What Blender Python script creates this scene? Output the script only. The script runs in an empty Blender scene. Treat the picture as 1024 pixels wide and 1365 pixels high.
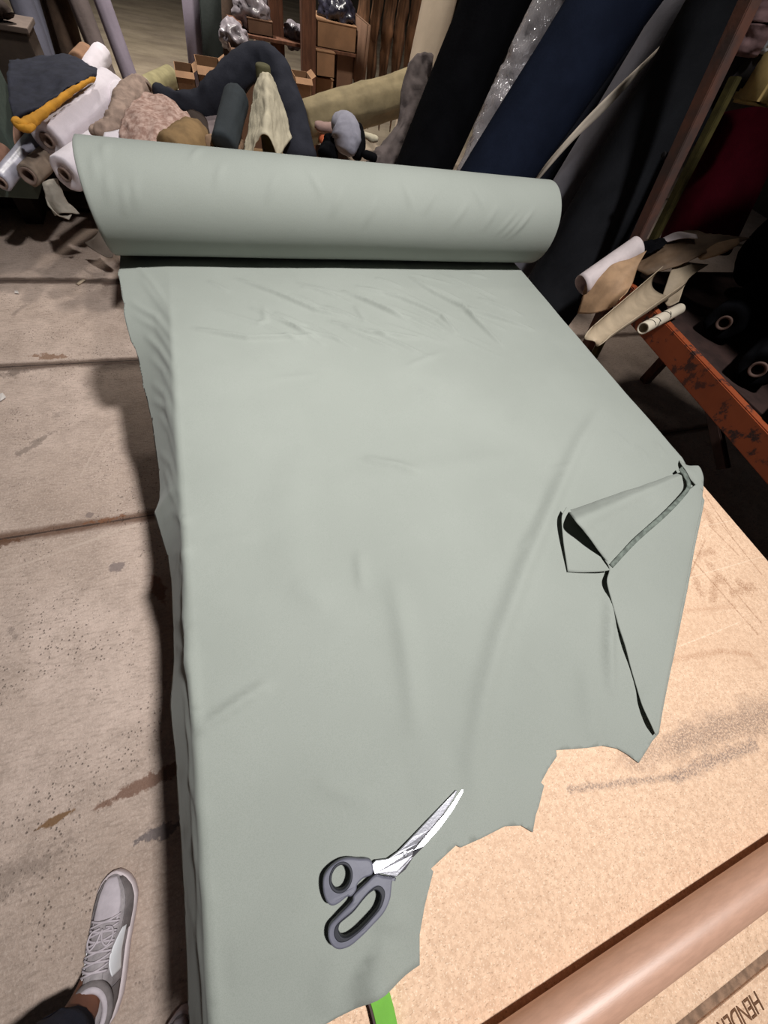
import bpy, bmesh, math, random
import numpy as np
from mathutils import Vector, noise as mnoise
from mathutils.geometry import delaunay_2d_cdt

random.seed(7)
rng = np.random.default_rng(7)
C = bpy.context.scene.collection
PI = math.pi

# ------------------------------------------------------------------ camera geometry
F = 493.0
CAM = np.array([0.0, 0.0, 1.54])
R = np.array([[0.9412733384458205, -0.2975868697283931, 0.15951977086341412],
              [-0.17829951330841215, -0.8392879031860528, -0.5136196054664797],
              [0.2867294646265764, 0.4550141432206423, -0.8430589205886749]])

def ray(x, y):
    return R.T @ np.array([x - 512.0, y - 682.5, F])
def AZ(x, y, z):
    d = ray(x, y); return CAM + d * ((z - CAM[2]) / d[2])
def AY(x, y, Y):
    d = ray(x, y); return CAM + d * (Y / d[1])
def AX(x, y, X):
    d = ray(x, y); return CAM + d * (X / d[0])

TZ = 0.84            # table top height
XL, XR = -0.168, 1.165   # table long edges

# ------------------------------------------------------------------ materials
def lin(c):
    return tuple(((v / 255.0) / 12.92 if v / 255.0 <= 0.04045 else ((v / 255.0 + 0.055) / 1.055) ** 2.4) for v in c) + (1.0,)

class NT:
    """small node-tree helper"""
    def __init__(s, name):
        s.m = bpy.data.materials.new(name); s.m.use_nodes = True
        s.t = s.m.node_tree; s.n = s.t.nodes; s.l = s.t.links
        s.b = s.n['Principled BSDF']
        s.co = s.n.new('ShaderNodeTexCoord').outputs['Object']
    def link(s, a, b): s.l.new(a, b)
    def noise(s, scale, detail=4, rough=0.55, co=None, dist=0.0, stretch=None):
        n = s.n.new('ShaderNodeTexNoise'); n.inputs['Scale'].default_value = scale
        n.inputs['Detail'].default_value = detail; n.inputs['Roughness'].default_value = rough
        n.inputs['Distortion'].default_value = dist
        src = co or s.co
        if stretch:
            mp = s.n.new('ShaderNodeMapping'); mp.inputs['Scale'].default_value = stretch[:3]
            if len(stretch) > 3: mp.inputs['Rotation'].default_value[2] = stretch[3]
            s.link(src, mp.inputs['Vector']); src = mp.outputs['Vector']
        s.link(src, n.inputs['Vector']); return n.outputs['Fac']
    def math(s, op, a, b=None, clamp=False):
        n = s.n.new('ShaderNodeMath'); n.operation = op; n.use_clamp = clamp
        for i, v in enumerate((a, b)):
            if v is None: continue
            if isinstance(v, (int, float)): n.inputs[i].default_value = v
            else: s.link(v, n.inputs[i])
        return n.outputs[0]
    def ramp(s, fac, lo, hi, a=0.0, b=1.0):
        n = s.n.new('ShaderNodeMapRange'); n.interpolation_type = 'SMOOTHSTEP'
        s.link(fac, n.inputs['Value'])
        n.inputs['From Min'].default_value = lo; n.inputs['From Max'].default_value = hi
        n.inputs['To Min'].default_value = a; n.inputs['To Max'].default_value = b
        return n.outputs['Result']
    def mix(s, fac, a, b, mode='MIX'):
        n = s.n.new('ShaderNodeMix'); n.data_type = 'RGBA'; n.blend_type = mode
        if isinstance(fac, (int, float)): n.inputs['Factor'].default_value = fac
        else: s.link(fac, n.inputs['Factor'])
        for sock, v in (('A', a), ('B', b)):
            i = [q for q in n.inputs if q.name == sock and q.type == 'RGBA'][0]
            if isinstance(v, tuple): i.default_value = v
            else: s.link(v, i)
        return [q for q in n.outputs if q.type == 'RGBA'][0]
    def segdist(s, a, b, warp=0.0, wscale=12.0, taper=0.0):
        """distance (xy) from the shading point to segment a-b, warped by noise"""
        v = s.n.new('ShaderNodeVectorMath'); v.operation = 'SUBTRACT'
        s.link(s.co, v.inputs[0]); v.inputs[1].default_value = (a[0], a[1], 0)
        sep = s.n.new('ShaderNodeSeparateXYZ'); s.link(v.outputs[0], sep.inputs[0])
        dx, dy = b[0] - a[0], b[1] - a[1]; L2 = dx * dx + dy * dy + 1e-12
        t = s.math('ADD', s.math('MULTIPLY', sep.outputs[0], dx / L2), s.math('MULTIPLY', sep.outputs[1], dy / L2))
        t = s.math('MAXIMUM', s.math('MINIMUM', t, 1.0), 0.0)
        ex = s.math('SUBTRACT', sep.outputs[0], s.math('MULTIPLY', t, dx))
        ey = s.math('SUBTRACT', sep.outputs[1], s.math('MULTIPLY', t, dy))
        d = s.math('SQRT', s.math('ADD', s.math('MULTIPLY', ex, ex), s.math('MULTIPLY', ey, ey)))
        if taper:
            d = s.math('ADD', d, s.math('MULTIPLY', s.math('POWER', s.math('ABSOLUTE', s.math('SUBTRACT', t, 0.55)), 1.6), taper))
        if warp:
            d = s.math('ADD', d, s.math('MULTIPLY', s.math('SUBTRACT', s.noise(wscale, 5, 0.65), 0.5), warp))
        return d
    def col(s, c): s.link(c, s.b.inputs['Base Color'])
    def bump(s, h, strength=0.3, dist=0.01):
        n = s.n.new('ShaderNodeBump'); n.inputs['Strength'].default_value = strength
        n.inputs['Distance'].default_value = dist
        s.link(h, n.inputs['Height']); s.link(n.outputs[0], s.b.inputs['Normal'])

MATS = {}
def mat(name, c, rough=0.85, var=0.12, scale=14.0, bump=0.25, bscale=60.0, sheen=0.0, metal=0.0, c2=None, spec=0.3, bdist=0.004, stretch=None):
    if name in MATS: return MATS[name]
    t = NT(name)
    base = lin(c)
    dark = lin(c2) if c2 else tuple(v * (1 - 2.2 * var) for v in base[:3]) + (1.0,)
    t.col(t.mix(t.ramp(t.noise(scale, 5, stretch=stretch), 0.33, 0.68), dark, base))
    if bump: t.bump(t.noise(bscale, 4, stretch=stretch), bump, bdist)
    t.b.inputs['Roughness'].default_value = rough
    t.b.inputs['Metallic'].default_value = metal
    t.b.inputs['Specular IOR Level'].default_value = spec
    if sheen:
        t.b.inputs['Sheen Weight'].default_value = sheen
        t.b.inputs['Sheen Roughness'].default_value = 0.6
    MATS[name] = t.m
    return t.m

# ------------------------------------------------------------------ object helpers
def worldloc(o):
    v = Vector((0, 0, 0))
    while o is not None:
        v = v + o.location; o = o.parent
    return v
def obj(name, bm, m, parent=None, smooth=True, origin='base'):
    """bm is in world coordinates; links it as ONE mesh object"""
    me = bpy.data.meshes.new(name)
    if parent is not None: off = worldloc(parent)
    elif origin == 'base' and bm.verts:
        xs = [v.co for v in bm.verts]
        off = Vector(((min(v.x for v in xs) + max(v.x for v in xs)) / 2, (min(v.y for v in xs) + max(v.y for v in xs)) / 2, min(v.z for v in xs)))
    else: off = Vector((0, 0, 0))
    bmesh.ops.translate(bm, verts=bm.verts, vec=-off)
    bm.to_mesh(me); bm.free()
    o = bpy.data.objects.new(name, me); C.objects.link(o)
    if parent is not None: o.parent = parent
    else: o.location = off
    if m is not None: me.materials.append(m)
    if smooth:
        me.polygons.foreach_set('use_smooth', [True] * len(me.polygons))
    return o
def tag(o, label, cat, group=None, kind=None):
    o['label'] = label; o['category'] = cat
    if group: o['group'] = group
    if kind: o['kind'] = kind
    return o
def thing(name, label, cat, loc, group=None):
    o = bpy.data.objects.new(name, None); C.objects.link(o)
    o.location = Vector(tuple(float(v) for v in loc)); o.empty_display_size = 0.05
    return tag(o, label, cat, group)
def struct(o):
    o['kind'] = 'structure'; return o
def V(p): return Vector((float(p[0]), float(p[1]), float(p[2])))
def solid(o, t, off=0.0):
    md = o.modifiers.new('thickness', 'SOLIDIFY'); md.thickness = t; md.offset = off
    return o
def subsurf(o, n=1):
    md = o.modifiers.new('smooth', 'SUBSURF'); md.levels = n; md.render_levels = n
    return o
def autosmooth(o, ang=40):
    md = o.modifiers.new('edges', 'EDGE_SPLIT'); md.split_angle = math.radians(ang); return o

def bm_box(bm, lo, hi, bev=0.0):
    vs = [bm.verts.new((x, y, z)) for z in (lo[2], hi[2]) for y in (lo[1], hi[1]) for x in (lo[0], hi[0])]
    fs = [bm.faces.new([vs[i] for i in q]) for q in ((0, 2, 3, 1), (4, 5, 7, 6), (0, 1, 5, 4), (2, 6, 7, 3), (0, 4, 6, 2), (1, 3, 7, 5))]
    if bev:
        es = list({e for f in fs for e in f.edges})
        bmesh.ops.bevel(bm, geom=es, offset=bev, segments=2, affect='EDGES', profile=0.6)
    return bm
def box(lo, hi, bev=0.0): return bm_box(bmesh.new(), lo, hi, bev)
def frame_of(d):
    d = V(d).normalized()
    a = Vector((0, 0, 1)) if abs(d.z) < 0.9 else Vector((0, 1, 0))
    u = d.cross(a).normalized(); w = d.cross(u).normalized()
    return d, u, w
def beam(P, Q, w, h, bev=0.004, up=None):
    """box running from P to Q, section w (sideways) x h"""
    P, Q = V(P), V(Q); d = (Q - P).normalized()
    a = V(up) if up is not None else (Vector((0, 0, 1)) if abs(d.z) < 0.9 else Vector((0, 1, 0)))
    u = d.cross(a).normalized(); v = u.cross(d).normalized()
    bm = bmesh.new(); vs = []
    for E_ in (P, Q):
        for (s, t) in ((-1, -1), (1, -1), (1, 1), (-1, 1)): vs.append(bm.verts.new(E_ + u * (s * w / 2) + v * (t * h / 2)))
    fs = [bm.faces.new([vs[i] for i in q]) for q in ((3, 2, 1, 0), (4, 5, 6, 7), (0, 1, 5, 4), (1, 2, 6, 5), (2, 3, 7, 6), (3, 0, 4, 7))]
    if bev: bmesh.ops.bevel(bm, geom=bm.edges[:], offset=bev, segments=2, affect='EDGES')
    return bm
def loft(rings, close=True, cap=True, bm=None):
    bm = bm or bmesh.new()
    vr = [[bm.verts.new(V(p)) for p in r] for r in rings]
    n = len(vr[0])
    for a, b in zip(vr[:-1], vr[1:]):
        for i in range(n if close else n - 1):
            j = (i + 1) % n
            bm.faces.new((a[i], a[j], b[j], b[i]))
    if cap and close:
        bm.faces.new(vr[0][::-1]); bm.faces.new(vr[-1])
    bmesh.ops.recalc_face_normals(bm, faces=bm.faces[:])
    return bm
def nz(p, s, seed=0.0): return mnoise.noise(Vector((p[0] * s + seed, p[1] * s - seed, p[2] * s + 3.1 * seed)))
def pipe(P, Q, r, seg=40, hole=None, wob=0.0, lumps=0.0, n=16, seed=0.0, rim=0.006, r2=None, bm=None):
    """cylinder from P to Q with rounded rims; `hole` = inner radius of an open bore"""
    P, Q = V(P), V(Q); d, u, w = frame_of(Q - P); L = (Q - P).length
    r2 = r if r2 is None else r2
    prof = [(0.0, r - rim), (rim * 0.3, r - rim * 0.3), (rim, r)]
    prof += [(rim + (L - 2 * rim) * i / n, r + (r2 - r) * i / n) for i in range(1, n)]
    prof += [(L - rim, r2), (L - rim * 0.3, r2 - rim * 0.3), (L, r2 - rim)]
    if hole: prof = [(min(0.25, L * 0.45), hole), (0.0, hole)] + prof + [(L, hole), (L - min(0.25, L * 0.45), hole)]
    rings = []
    for (t, rr) in prof:
        ring = []
        for k in range(seg):
            a = 2 * PI * k / seg
            q = P + d * t + (u * math.cos(a) + w * math.sin(a)) * rr
            if (wob or lumps) and rr > (hole or 0) + 1e-4:
                dr = wob * nz((math.cos(a) * 2, math.sin(a) * 2, t * 3), 1.0, seed) + lumps * nz((math.cos(a) * 5, math.sin(a) * 5, t * 14), 1.0, seed + 5)
                q = q + (u * math.cos(a) + w * math.sin(a)) * dr
            ring.append(q)
        rings.append(ring)
    return loft(rings, True, True, bm)
def crs(pts, m):
    """Catmull-Rom through pts (k,3), m samples"""
    pts = np.asarray(pts, float); k = len(pts)
    if k == 2: return pts[0] + (pts[1] - pts[0]) * np.linspace(0, 1, m)[:, None]
    ext = np.vstack([2 * pts[0] - pts[1], pts, 2 * pts[-1] - pts[-2]])
    out = []
    for t in np.linspace(0, k - 1, m):
        i = min(int(t), k - 2); f = t - i
        p0, p1, p2, p3 = ext[i:i + 4]
        out.append(0.5 * (2 * p1 + (p2 - p0) * f + (2 * p0 - 5 * p1 + 4 * p2 - p3) * f * f + (3 * p1 - p0 - 3 * p2 + p3) * f ** 3))
    return np.array(out)
def gridpts(rows, nu, nv):
    a = np.array([crs(r, nv) for r in rows])
    return np.stack([crs(a[:, j], nu) for j in range(nv)], 1)
def patch(rows, nu=24, nv=24, amp=0.0, fs=8.0, seed=0.0, amp2=0.0, fs2=30.0):
    """cloth patch through a grid of 3-D control points, with folds"""
    g = gridpts(rows, nu, nv)
    bm = bmesh.new()
    du = np.gradient(g, axis=0); dv = np.gradient(g, axis=1)
    nn = np.cross(du, dv); nn /= (np.linalg.norm(nn, axis=2, keepdims=True) + 1e-9)
    vs = []
    for i in range(nu):
        row = []
        for j in range(nv):
            p = g[i, j]
            if amp or amp2:
                h = amp * nz(p, fs, seed) + amp2 * (1 - 2 * abs(nz(p, fs2, seed + 9)))
                p = p + nn[i, j] * h
            row.append(bm.verts.new(V(p)))
        vs.append(row)
    for i in range(nu - 1):
        for j in range(nv - 1):
            bm.faces.new((vs[i][j], vs[i + 1][j], vs[i + 1][j + 1], vs[i][j + 1]))
    bmesh.ops.recalc_face_normals(bm, faces=bm.faces[:])
    return bm
def softtube(path, radii, seg=28, n=40, flat=1.0, amp=0.0, fs=9.0, seed=0.0, flatdir=(0, 0, 1), taper=True):
    """tube of cloth along a path, radius per control point"""
    c = crs(path, n); rr = np.interp(np.linspace(0, 1, n), np.linspace(0, 1, len(radii)), radii)
    rings = []
    fd = V(flatdir)
    for i in range(n):
        t = V(c[min(i + 1, n - 1)] - c[max(i - 1, 0)]).normalized()
        u = t.cross(fd)
        if u.length < 0.2: u = t.cross(Vector((0, 1, 0)))
        u.normalize(); w = u.cross(t).normalized()
        k = 1.0
        if taper:
            e = min(i, n - 1 - i)
            k = (0.55, 0.85, 0.97)[e] if e < 3 else 1.0
        ring = []
        for j in range(seg):
            a = 2 * PI * j / seg
            q = V(c[i]) + u * (math.cos(a) * rr[i] * k) + w * (math.sin(a) * rr[i] * flat * k)
            if amp:
                q = q + (u * math.cos(a) + w * math.sin(a)) * (amp * nz(q, fs, seed) + amp * 0.6 * (1 - 2 * abs(nz(q, fs * 2.3, seed + 4))))
            ring.append(q)
        rings.append(ring)
    return loft(rings)
def wire(path, r, seg=8, n=None, close=False):
    c = np.asarray(path, float)
    if n: c = crs(c, n)
    N = len(c); rings = []
    for i in range(N):
        a = c[(i - 1) % N] if close else c[max(i - 1, 0)]
        b = c[(i + 1) % N] if close else c[min(i + 1, N - 1)]
        d, u, w = frame_of(b - a)
        rings.append([V(c[i]) + (u * math.cos(2 * PI * k / seg) + w * math.sin(2 * PI * k / seg)) * r for k in range(seg)])
    if close: rings.append(rings[0]); return loft(rings, True, False)
    return loft(rings)
def flat_shape(name, outlines, z0, z1, m, parent, bevel=0.001):
    """plate with holes: a filled 2-D curve with rounded edges, turned into a mesh. outlines = list of (k,2) arrays, first is the outside"""
    cu = bpy.data.curves.new(name + '_c', 'CURVE'); cu.dimensions = '2D'; cu.fill_mode = 'BOTH'
    for pts in outlines:
        sp = cu.splines.new('POLY'); sp.points.add(len(pts) - 1); sp.use_cyclic_u = True
        for q, p in zip(sp.points, pts): q.co = (float(p[0]), float(p[1]), 0, 1)
    cu.extrude = max((z1 - z0) / 2 - bevel, 1e-4); cu.bevel_depth = bevel; cu.bevel_resolution = 2; cu.offset = -bevel
    tmp = bpy.data.objects.new(name + '_c', cu); C.objects.link(tmp)
    dg = bpy.context.evaluated_depsgraph_get(); dg.update()
    me = bpy.data.meshes.new_from_object(tmp.evaluated_get(dg))
    bpy.data.objects.remove(tmp); bpy.data.curves.remove(cu)
    bm = bmesh.new(); bm.from_mesh(me); bpy.data.meshes.remove(me)
    bmesh.ops.translate(bm, verts=bm.verts, vec=(0, 0, (z0 + z1) / 2))
    return bm
def closed_spline(pts, m=80):
    pts = np.asarray(pts, float); k = len(pts)
    ext = np.vstack([pts[-2:], pts, pts[:3]])
    out = []
    for t in np.linspace(0, k, m, endpoint=False):
        i = int(t); f = t - i
        p0, p1, p2, p3 = ext[i + 1], ext[i + 2], ext[i + 3], ext[i + 4] if i + 4 < len(ext) else ext[-1]
        out.append(0.5 * (2 * p1 + (p2 - p0) * f + (2 * p0 - 5 * p1 + 4 * p2 - p3) * f * f + (3 * p1 - p0 - 3 * p2 + p3) * f ** 3))
    return np.array(out)

def fabric_roll(name, label, P, Q, r, m, core=None, core_m=None, group=None, wob=0.004, lumps=0.002, seg=44, seed=None, n=18, cat='fabric roll'):
    """a bolt: rolled cloth around a paper tube"""
    seed = random.random() * 50 if seed is None else seed
    P, Q = V(P), V(Q)
    base = (P + Q) / 2; base.z = min(P.z, Q.z) - r
    if not core:
        o = obj(name, pipe(P, Q, r, seg, None, wob, lumps, n, seed, rim=min(0.015, r * 0.25)), m)
        return tag(o, label, cat, group)
    t = thing(name, label, cat, base, group)
    obj('rolled_cloth', pipe(P, Q, r, seg, core, wob, lumps, n, seed, rim=min(0.012, r * 0.2)), m, t)
    d = (Q - P).normalized()
    obj('paper_core', pipe(P - d * 0.012, Q + d * 0.012, core + 0.001, 24, core * 0.72, rim=0.001, n=2), core_m, t)
    return t
def lean(P, Q, z0, z1):
    """line through P,Q stretched between heights z0 and z1"""
    P, Q = np.asarray(P, float), np.asarray(Q, float); d = (Q - P) / (Q[2] - P[2])
    return P + d * (z0 - P[2]), P + d * (z1 - P[2])

# ================================================================== THE ROOM
def floor_material():
    t = NT('worn_concrete')
    big = t.noise(1.3, 6, 0.6); mid = t.noise(9, 6, 0.65); fine = t.noise(120, 4, 0.7)
    c = t.mix(t.ramp(big, 0.3, 0.7), lin((172, 152, 138)), lin((206, 185, 172)))
    c = t.mix(t.ramp(mid, 0.35, 0.75, 0, 0.55), c, lin((150, 132, 120)))
    c = t.mix(t.ramp(fine, 0.42, 0.75, 0, 0.4), c, lin((226, 208, 195)))
    br = t.noise(26, 5, 0.65, stretch=(1, 4.5, 1, 0.65))
    c = t.mix(t.ramp(br, 0.45, 0.7, 0, 0.35), c, lin((118, 103, 92)))
    # dark speckle
    v = t.n.new('ShaderNodeTexVoronoi'); v.inputs['Scale'].default_value = 85
    t.link(t.co, v.inputs['Vector'])
    sp = t.math('MULTIPLY', t.ramp(v.outputs['Distance'], 0.10, 0.34, 1, 0), t.math('MULTIPLY', t.ramp(t.noise(3.1, 3), 0.42, 0.62), t.ramp(t.noise(40, 2), 0.42, 0.55)))
    c = t.mix(t.math('MULTIPLY', sp, 0.7), c, lin((84, 72, 66)))
    blot = t.ramp(t.noise(5, 5, 0.7, dist=0.6), 0.62, 0.72)
    c = t.mix(t.math('MULTIPLY', blot, 0.45), c, lin((104, 92, 86)))
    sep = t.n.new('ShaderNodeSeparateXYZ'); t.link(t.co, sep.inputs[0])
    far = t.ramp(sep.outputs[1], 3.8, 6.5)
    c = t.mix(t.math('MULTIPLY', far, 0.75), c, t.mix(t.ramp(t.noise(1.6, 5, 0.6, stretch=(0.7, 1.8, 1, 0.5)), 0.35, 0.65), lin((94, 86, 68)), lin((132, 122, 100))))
    crack_h = None
    # old slab joints across the aisle, dirty and rusty
    joints = [((-9, 2.93), (9, 2.83), .018, .06, (72, 56, 48)), ((-9, 2.1), (9, 2.06), .012, .05, (84, 66, 56)),
              ((-9, 1.06), (9, 1.0), .010, .045, (96, 68, 52)), ((-2.0, 3.86), (9, 3.7), .02, .08, (84, 72, 58)), ((-9, 5.2), (9, 5.0), .03, .12, (92, 82, 66))]
    for a, b, w, wp, cc in joints:
        d = t.segdist(a, b, wp, 9)
        c = t.mix(t.ramp(d, w, w + 0.03, 0.85, 0), c, lin(cc))
        d2 = t.segdist(a, b, 0.012, 14)
        c = t.mix(t.ramp(d2, 0.002, 0.006, 0.8, 0), c, lin((50, 40, 36)))
    # peeled sealer strips and grey scuffs near the table
    for a, b, w, wp, cc, al in [((-.67, .015), (-.36, .06), .026, .045, (108, 80, 66), .85), ((-.82, .012), (-.715, .032), .012, .02, (112, 84, 58), .95),
                                ((-1.1, -.12), (-.70, -.045), .055, .10, (120, 106, 97), .6), ((-.56, -.10), (-.42, -.10), .02, .05, (92, 85, 86), .8),
                                ((-.42, -.02), (-.40, -.08), .02, .06, (120, 110, 110), .6),
                                ((-.66, .80), (-.60, .82), .028, .05, (112, 100, 97), .8), ((-.74, 1.10), (-.73, 1.07), .018, .012, (118, 104, 98), .85),
                                ((-1.2, 2.02), (-1.05, 2.05), .05, .1, (96, 84, 76), .7), ((-1.15, 1.0), (-.98, 1.02), .02, .06, (88, 62, 46), .8),
                                ((-.75, 1.045), (-.6, 1.05), .016, .05, (110, 74, 52), .8), ((-1.08, 2.16), (-.9, 2.14), .03, .08, (112, 80, 56), .7),
                                ((-.78, 2.84), (-.68, 2.86), .05, .09, (84, 68, 60), .8), ((-.9, 1.6), (-1.05, 1.45), .02, .06, (110, 98, 90), .6),
                                ((-.5, .75), (-.46, .62), .03, .04, (112, 70, 50), .7)]:
        c = t.mix(t.ramp(t.segdist(a, b, wp * 1.5, 30, w * 2.4), w * (0.6 if w < .05 else .1), w * 1.05, al, 0), c, lin(tuple(min(255, v * 1.1) for v in cc)))
    # pale scratches
    for a, b in [((-1.1, .86), (-.55, 1.0)), ((-.63, 2.62), (-.4, 2.6)), ((-.78, 1.3), (-.70, 1.55))]:
        c = t.mix(t.ramp(t.segdist(a, b, .01, 10), .002, .007, .5, 0), c, lin((196, 178, 164)))
    t.col(c)
    t.b.inputs['Roughness'].default_value = 0.75; t.b.inputs['Specular IOR Level'].default_value = 0.25
    h = t.math('ADD', t.math('MULTIPLY', mid, 0.7), t.math('MULTIPLY', fine, 0.35))
    h = t.math('SUBTRACT', h, t.math('MULTIPLY', sp, 0.5))
    t.bump(h, 0.6, 0.014)
    return t.m
bm = bmesh.new()
q = [bm.verts.new(p) for p in ((-7, -4, 0), (8, -4, 0), (8, 15, 0), (-7, 15, 0))]; bm.faces.new(q)
struct(obj('floor', bm, floor_material(), smooth=False, origin=None))
wallm = mat('grimy_block_wall', (104, 96, 86), var=0.2, scale=1.5, bump=0.3, bscale=18)
struct(obj('wall_back', box((-7, 15, 0), (8, 15.2, 5)), wallm, smooth=False))
struct(obj('wall_left', box((-7.2, -4, 0), (-7, 15.2, 5)), wallm, smooth=False))
struct(obj('wall_right', box((8, -4, 0), (8.2, 15.2, 5)), wallm, smooth=False))

# ================================================================== TABLE
def board_material():
    t = NT('particle_board')
    n1 = t.noise(160, 3, 0.6); n2 = t.noise(420, 2, 0.6); n3 = t.noise(3, 4, 0.6)
    c = t.mix(t.ramp(n1, 0.3, 0.7), lin((204, 169, 140)), lin((228, 193, 163)))
    c = t.mix(t.ramp(n2, 0.55, 0.72, 0, 0.7), c, lin((244, 222, 197)))
    c = t.mix(t.ramp(t.noise(230, 2, 0.5, stretch=(1, 2.2, 1, 0.6)), 0.60, 0.7, 0, 0.5), c, lin((138, 106, 80)))
    c = t.mix(t.ramp(n3, 0.4, 0.7, 0, 0.3), c, lin((198, 162, 132)))
    SPK = t.ramp(t.noise(300, 3, 0.7), 0.38, 0.62, 0.15, 1.0)
    def w(x, y): return AZ(x, y, TZ)[:2]
    def stain(a, b, wd, wp, cc, al, sc=60):
        nonlocal c
        d = t.segdist(w(*a), w(*b), wp, sc)
        c = t.mix(t.math('MULTIPLY', t.ramp(d, wd * 0.1, wd, al, 0), SPK), c, lin(cc))
    # long grey rub marks
    stain((840, 1010), (1040, 955), .035, .05, (120, 100, 90), .55, 40)
    stain((900, 985), (1060, 930), .04, .06, (126, 106, 96), .5, 40)
    stain((760, 1052), (900, 1035), .008, .012, (110, 96, 92), .7, 70)
    stain((900, 1035), (1005, 992), .016, .03, (106, 92, 90), .75, 70)
    stain((895, 880), (960, 868), .010, .012, (172, 128, 98), .6); stain((960, 868), (1000, 872), .009, .012, (172, 128, 98), .6); stain((1000, 872), (1015, 890), .008, .01, (172, 128, 98), .5)
    stain((900, 815), (980, 808), .008, .012, (176, 132, 102), .5)
    # brown scratches and scribbles at the corner
    for a, b in [((925, 748), (1010, 845)), ((965, 772), (1015, 830)), ((945, 700), (985, 740)), ((955, 690), (1015, 765)), ((940, 660), (975, 712)), ((905, 800), (940, 720))]:
        stain(a, b, .0035, .006, (140, 96, 66), .7, 50)
    for a, b in [((940, 680), (950, 700)), ((955, 770), (950, 800)), ((985, 775), (1000, 790)), ((925, 768), (935, 790)), ((945, 752), (965, 775)), ((930, 740), (950, 735)), ((975, 790), (1005, 782))]:
        stain(a, b, .014, .045, (150, 106, 76), .65, 90)
    for a, b in [((905, 862), (985, 830)), ((935, 702), (975, 694)), ((920, 770), (1024, 740))]:
        stain(a, b, .002, .003, (246, 224, 198), .55, 60)
    t.col(c); t.b.inputs['Roughness'].default_value = 0.62; t.b.inputs['Specular IOR Level'].default_value = 0.3
    t.bump(t.math('ADD', n1, n2), 0.12, 0.002)
    return t.m
BOARD = board_material()
boarde = mat('raw_board_edge', (216, 184, 140), var=0.1, scale=120, bump=0.3, bscale=200)
steel = mat('rusty_brown_steel', (92, 52, 36), var=0.25, scale=9, rough=0.7, bump=0.2)
tab = thing('work_table', 'large cutting table topped with tan particle board under the green fabric', 'table', (0, 0, 0))
def tabletop(lo, hi):
    o = obj('tabletop', box(lo, hi, 0.0015), BOARD, tab, smooth=False)
    return o
top1 = tabletop((XL, -0.462, TZ - 0.022), (XR, 1.72, TZ))
top2 = tabletop((XL, -1.30, TZ - 0.022), (XR, -0.4740, TZ)); top2['label'] = 'second board with stamped dark lettering along the seam'
seamm = mat('dusty_seam', (150, 120, 98), var=0.2, scale=90, bump=0.5, bscale=120)
obj('support_rail', box((XL + .03, -0.55, TZ - 0.11), (XR - .03, -0.40, TZ - 0.0235)), steel, tab, smooth=False)
obj('seam_filler', box((XL + .001, -0.4618, TZ - 0.021), (XR - .001, -0.4742, TZ - 0.004)), seamm, tab, smooth=False)
for x in (XL + .05, XR - .09):
    obj('apron', box((x, -1.22, TZ - 0.11), (x + .04, 1.66, TZ - 0.0235)), steel, tab, smooth=False)
for x in (XL + .05, XR - .09):
    for y in (-1.2, 0.25, 1.60):
        obj('leg', box((x, y, 0), (x + .05, y + .05, TZ - 0.0236), .003), steel, tab, smooth=False)
# stamped lettering, read from the far side
fc = bpy.data.curves.new('stamp', 'FONT'); fc.body = 'HENDER'; fc.size = 0.026; fc.extrude = 0.0003; fc.offset = .00005; fc.space_character = 0.92
tmp = bpy.data.objects.new('stamp', fc); C.objects.link(tmp)
dg = bpy.context.evaluated_depsgraph_get(); dg.update()
me = bpy.data.meshes.new_from_object(tmp.evaluated_get(dg)); bpy.data.objects.remove(tmp)
bm = bmesh.new(); bm.from_mesh(me)
bmesh.ops.scale(bm, verts=bm.verts, vec=(0.84, 1.0, 1)); bmesh.ops.rotate(bm, verts=bm.verts, matrix=__import__('mathutils').Matrix.Rotation(PI, 3, 'Z'))
bmesh.ops.translate(bm, verts=bm.verts, vec=(0.520, -0.4825, TZ + 0.0006))
st = obj('lettering', bm, mat('stamp_ink', (112, 78, 54), var=0.1), top2, smooth=False)

# ================================================================== GREEN FABRIC
def green_material(name, side=0.0):
    t = NT(name)
    big = t.noise(2.5, 4); fine = t.noise(900, 2, 0.6)
    c = t.mix(t.ramp(big, 0.35, 0.65), lin((143, 147, 140)), lin((148, 152, 145)))
    c = t.mix(t.ramp(fine, 0.35, 0.7, 0, 0.35), c, lin((120, 127, 118)))
    t.col(c)
    t.b.inputs['Roughness'].default_value = 0.78; t.b.inputs['Specular IOR Level'].default_value = 0.25
    t.b.inputs['Sheen Weight'].default_value = 0.08; t.b.inputs['Sheen Roughness'].default_value = 0.5
    t.bump(t.math('ADD', t.noise(55, 3, 0.5), t.math('MULTIPLY', fine, 0.3)), 0.10, 0.003)
    return t.m
GREEN = green_material('sage_green_cotton')
greend = mat('frayed_green_edge', (112, 120, 112), var=0.2, scale=80)
bolt = thing('fabric_bolt', 'big bolt of sage green cotton on the table, its loose end unrolled over the board', 'fabric roll', (0.45, 1.479, TZ))
RY, RR = 1.479, 0.1326
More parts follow.
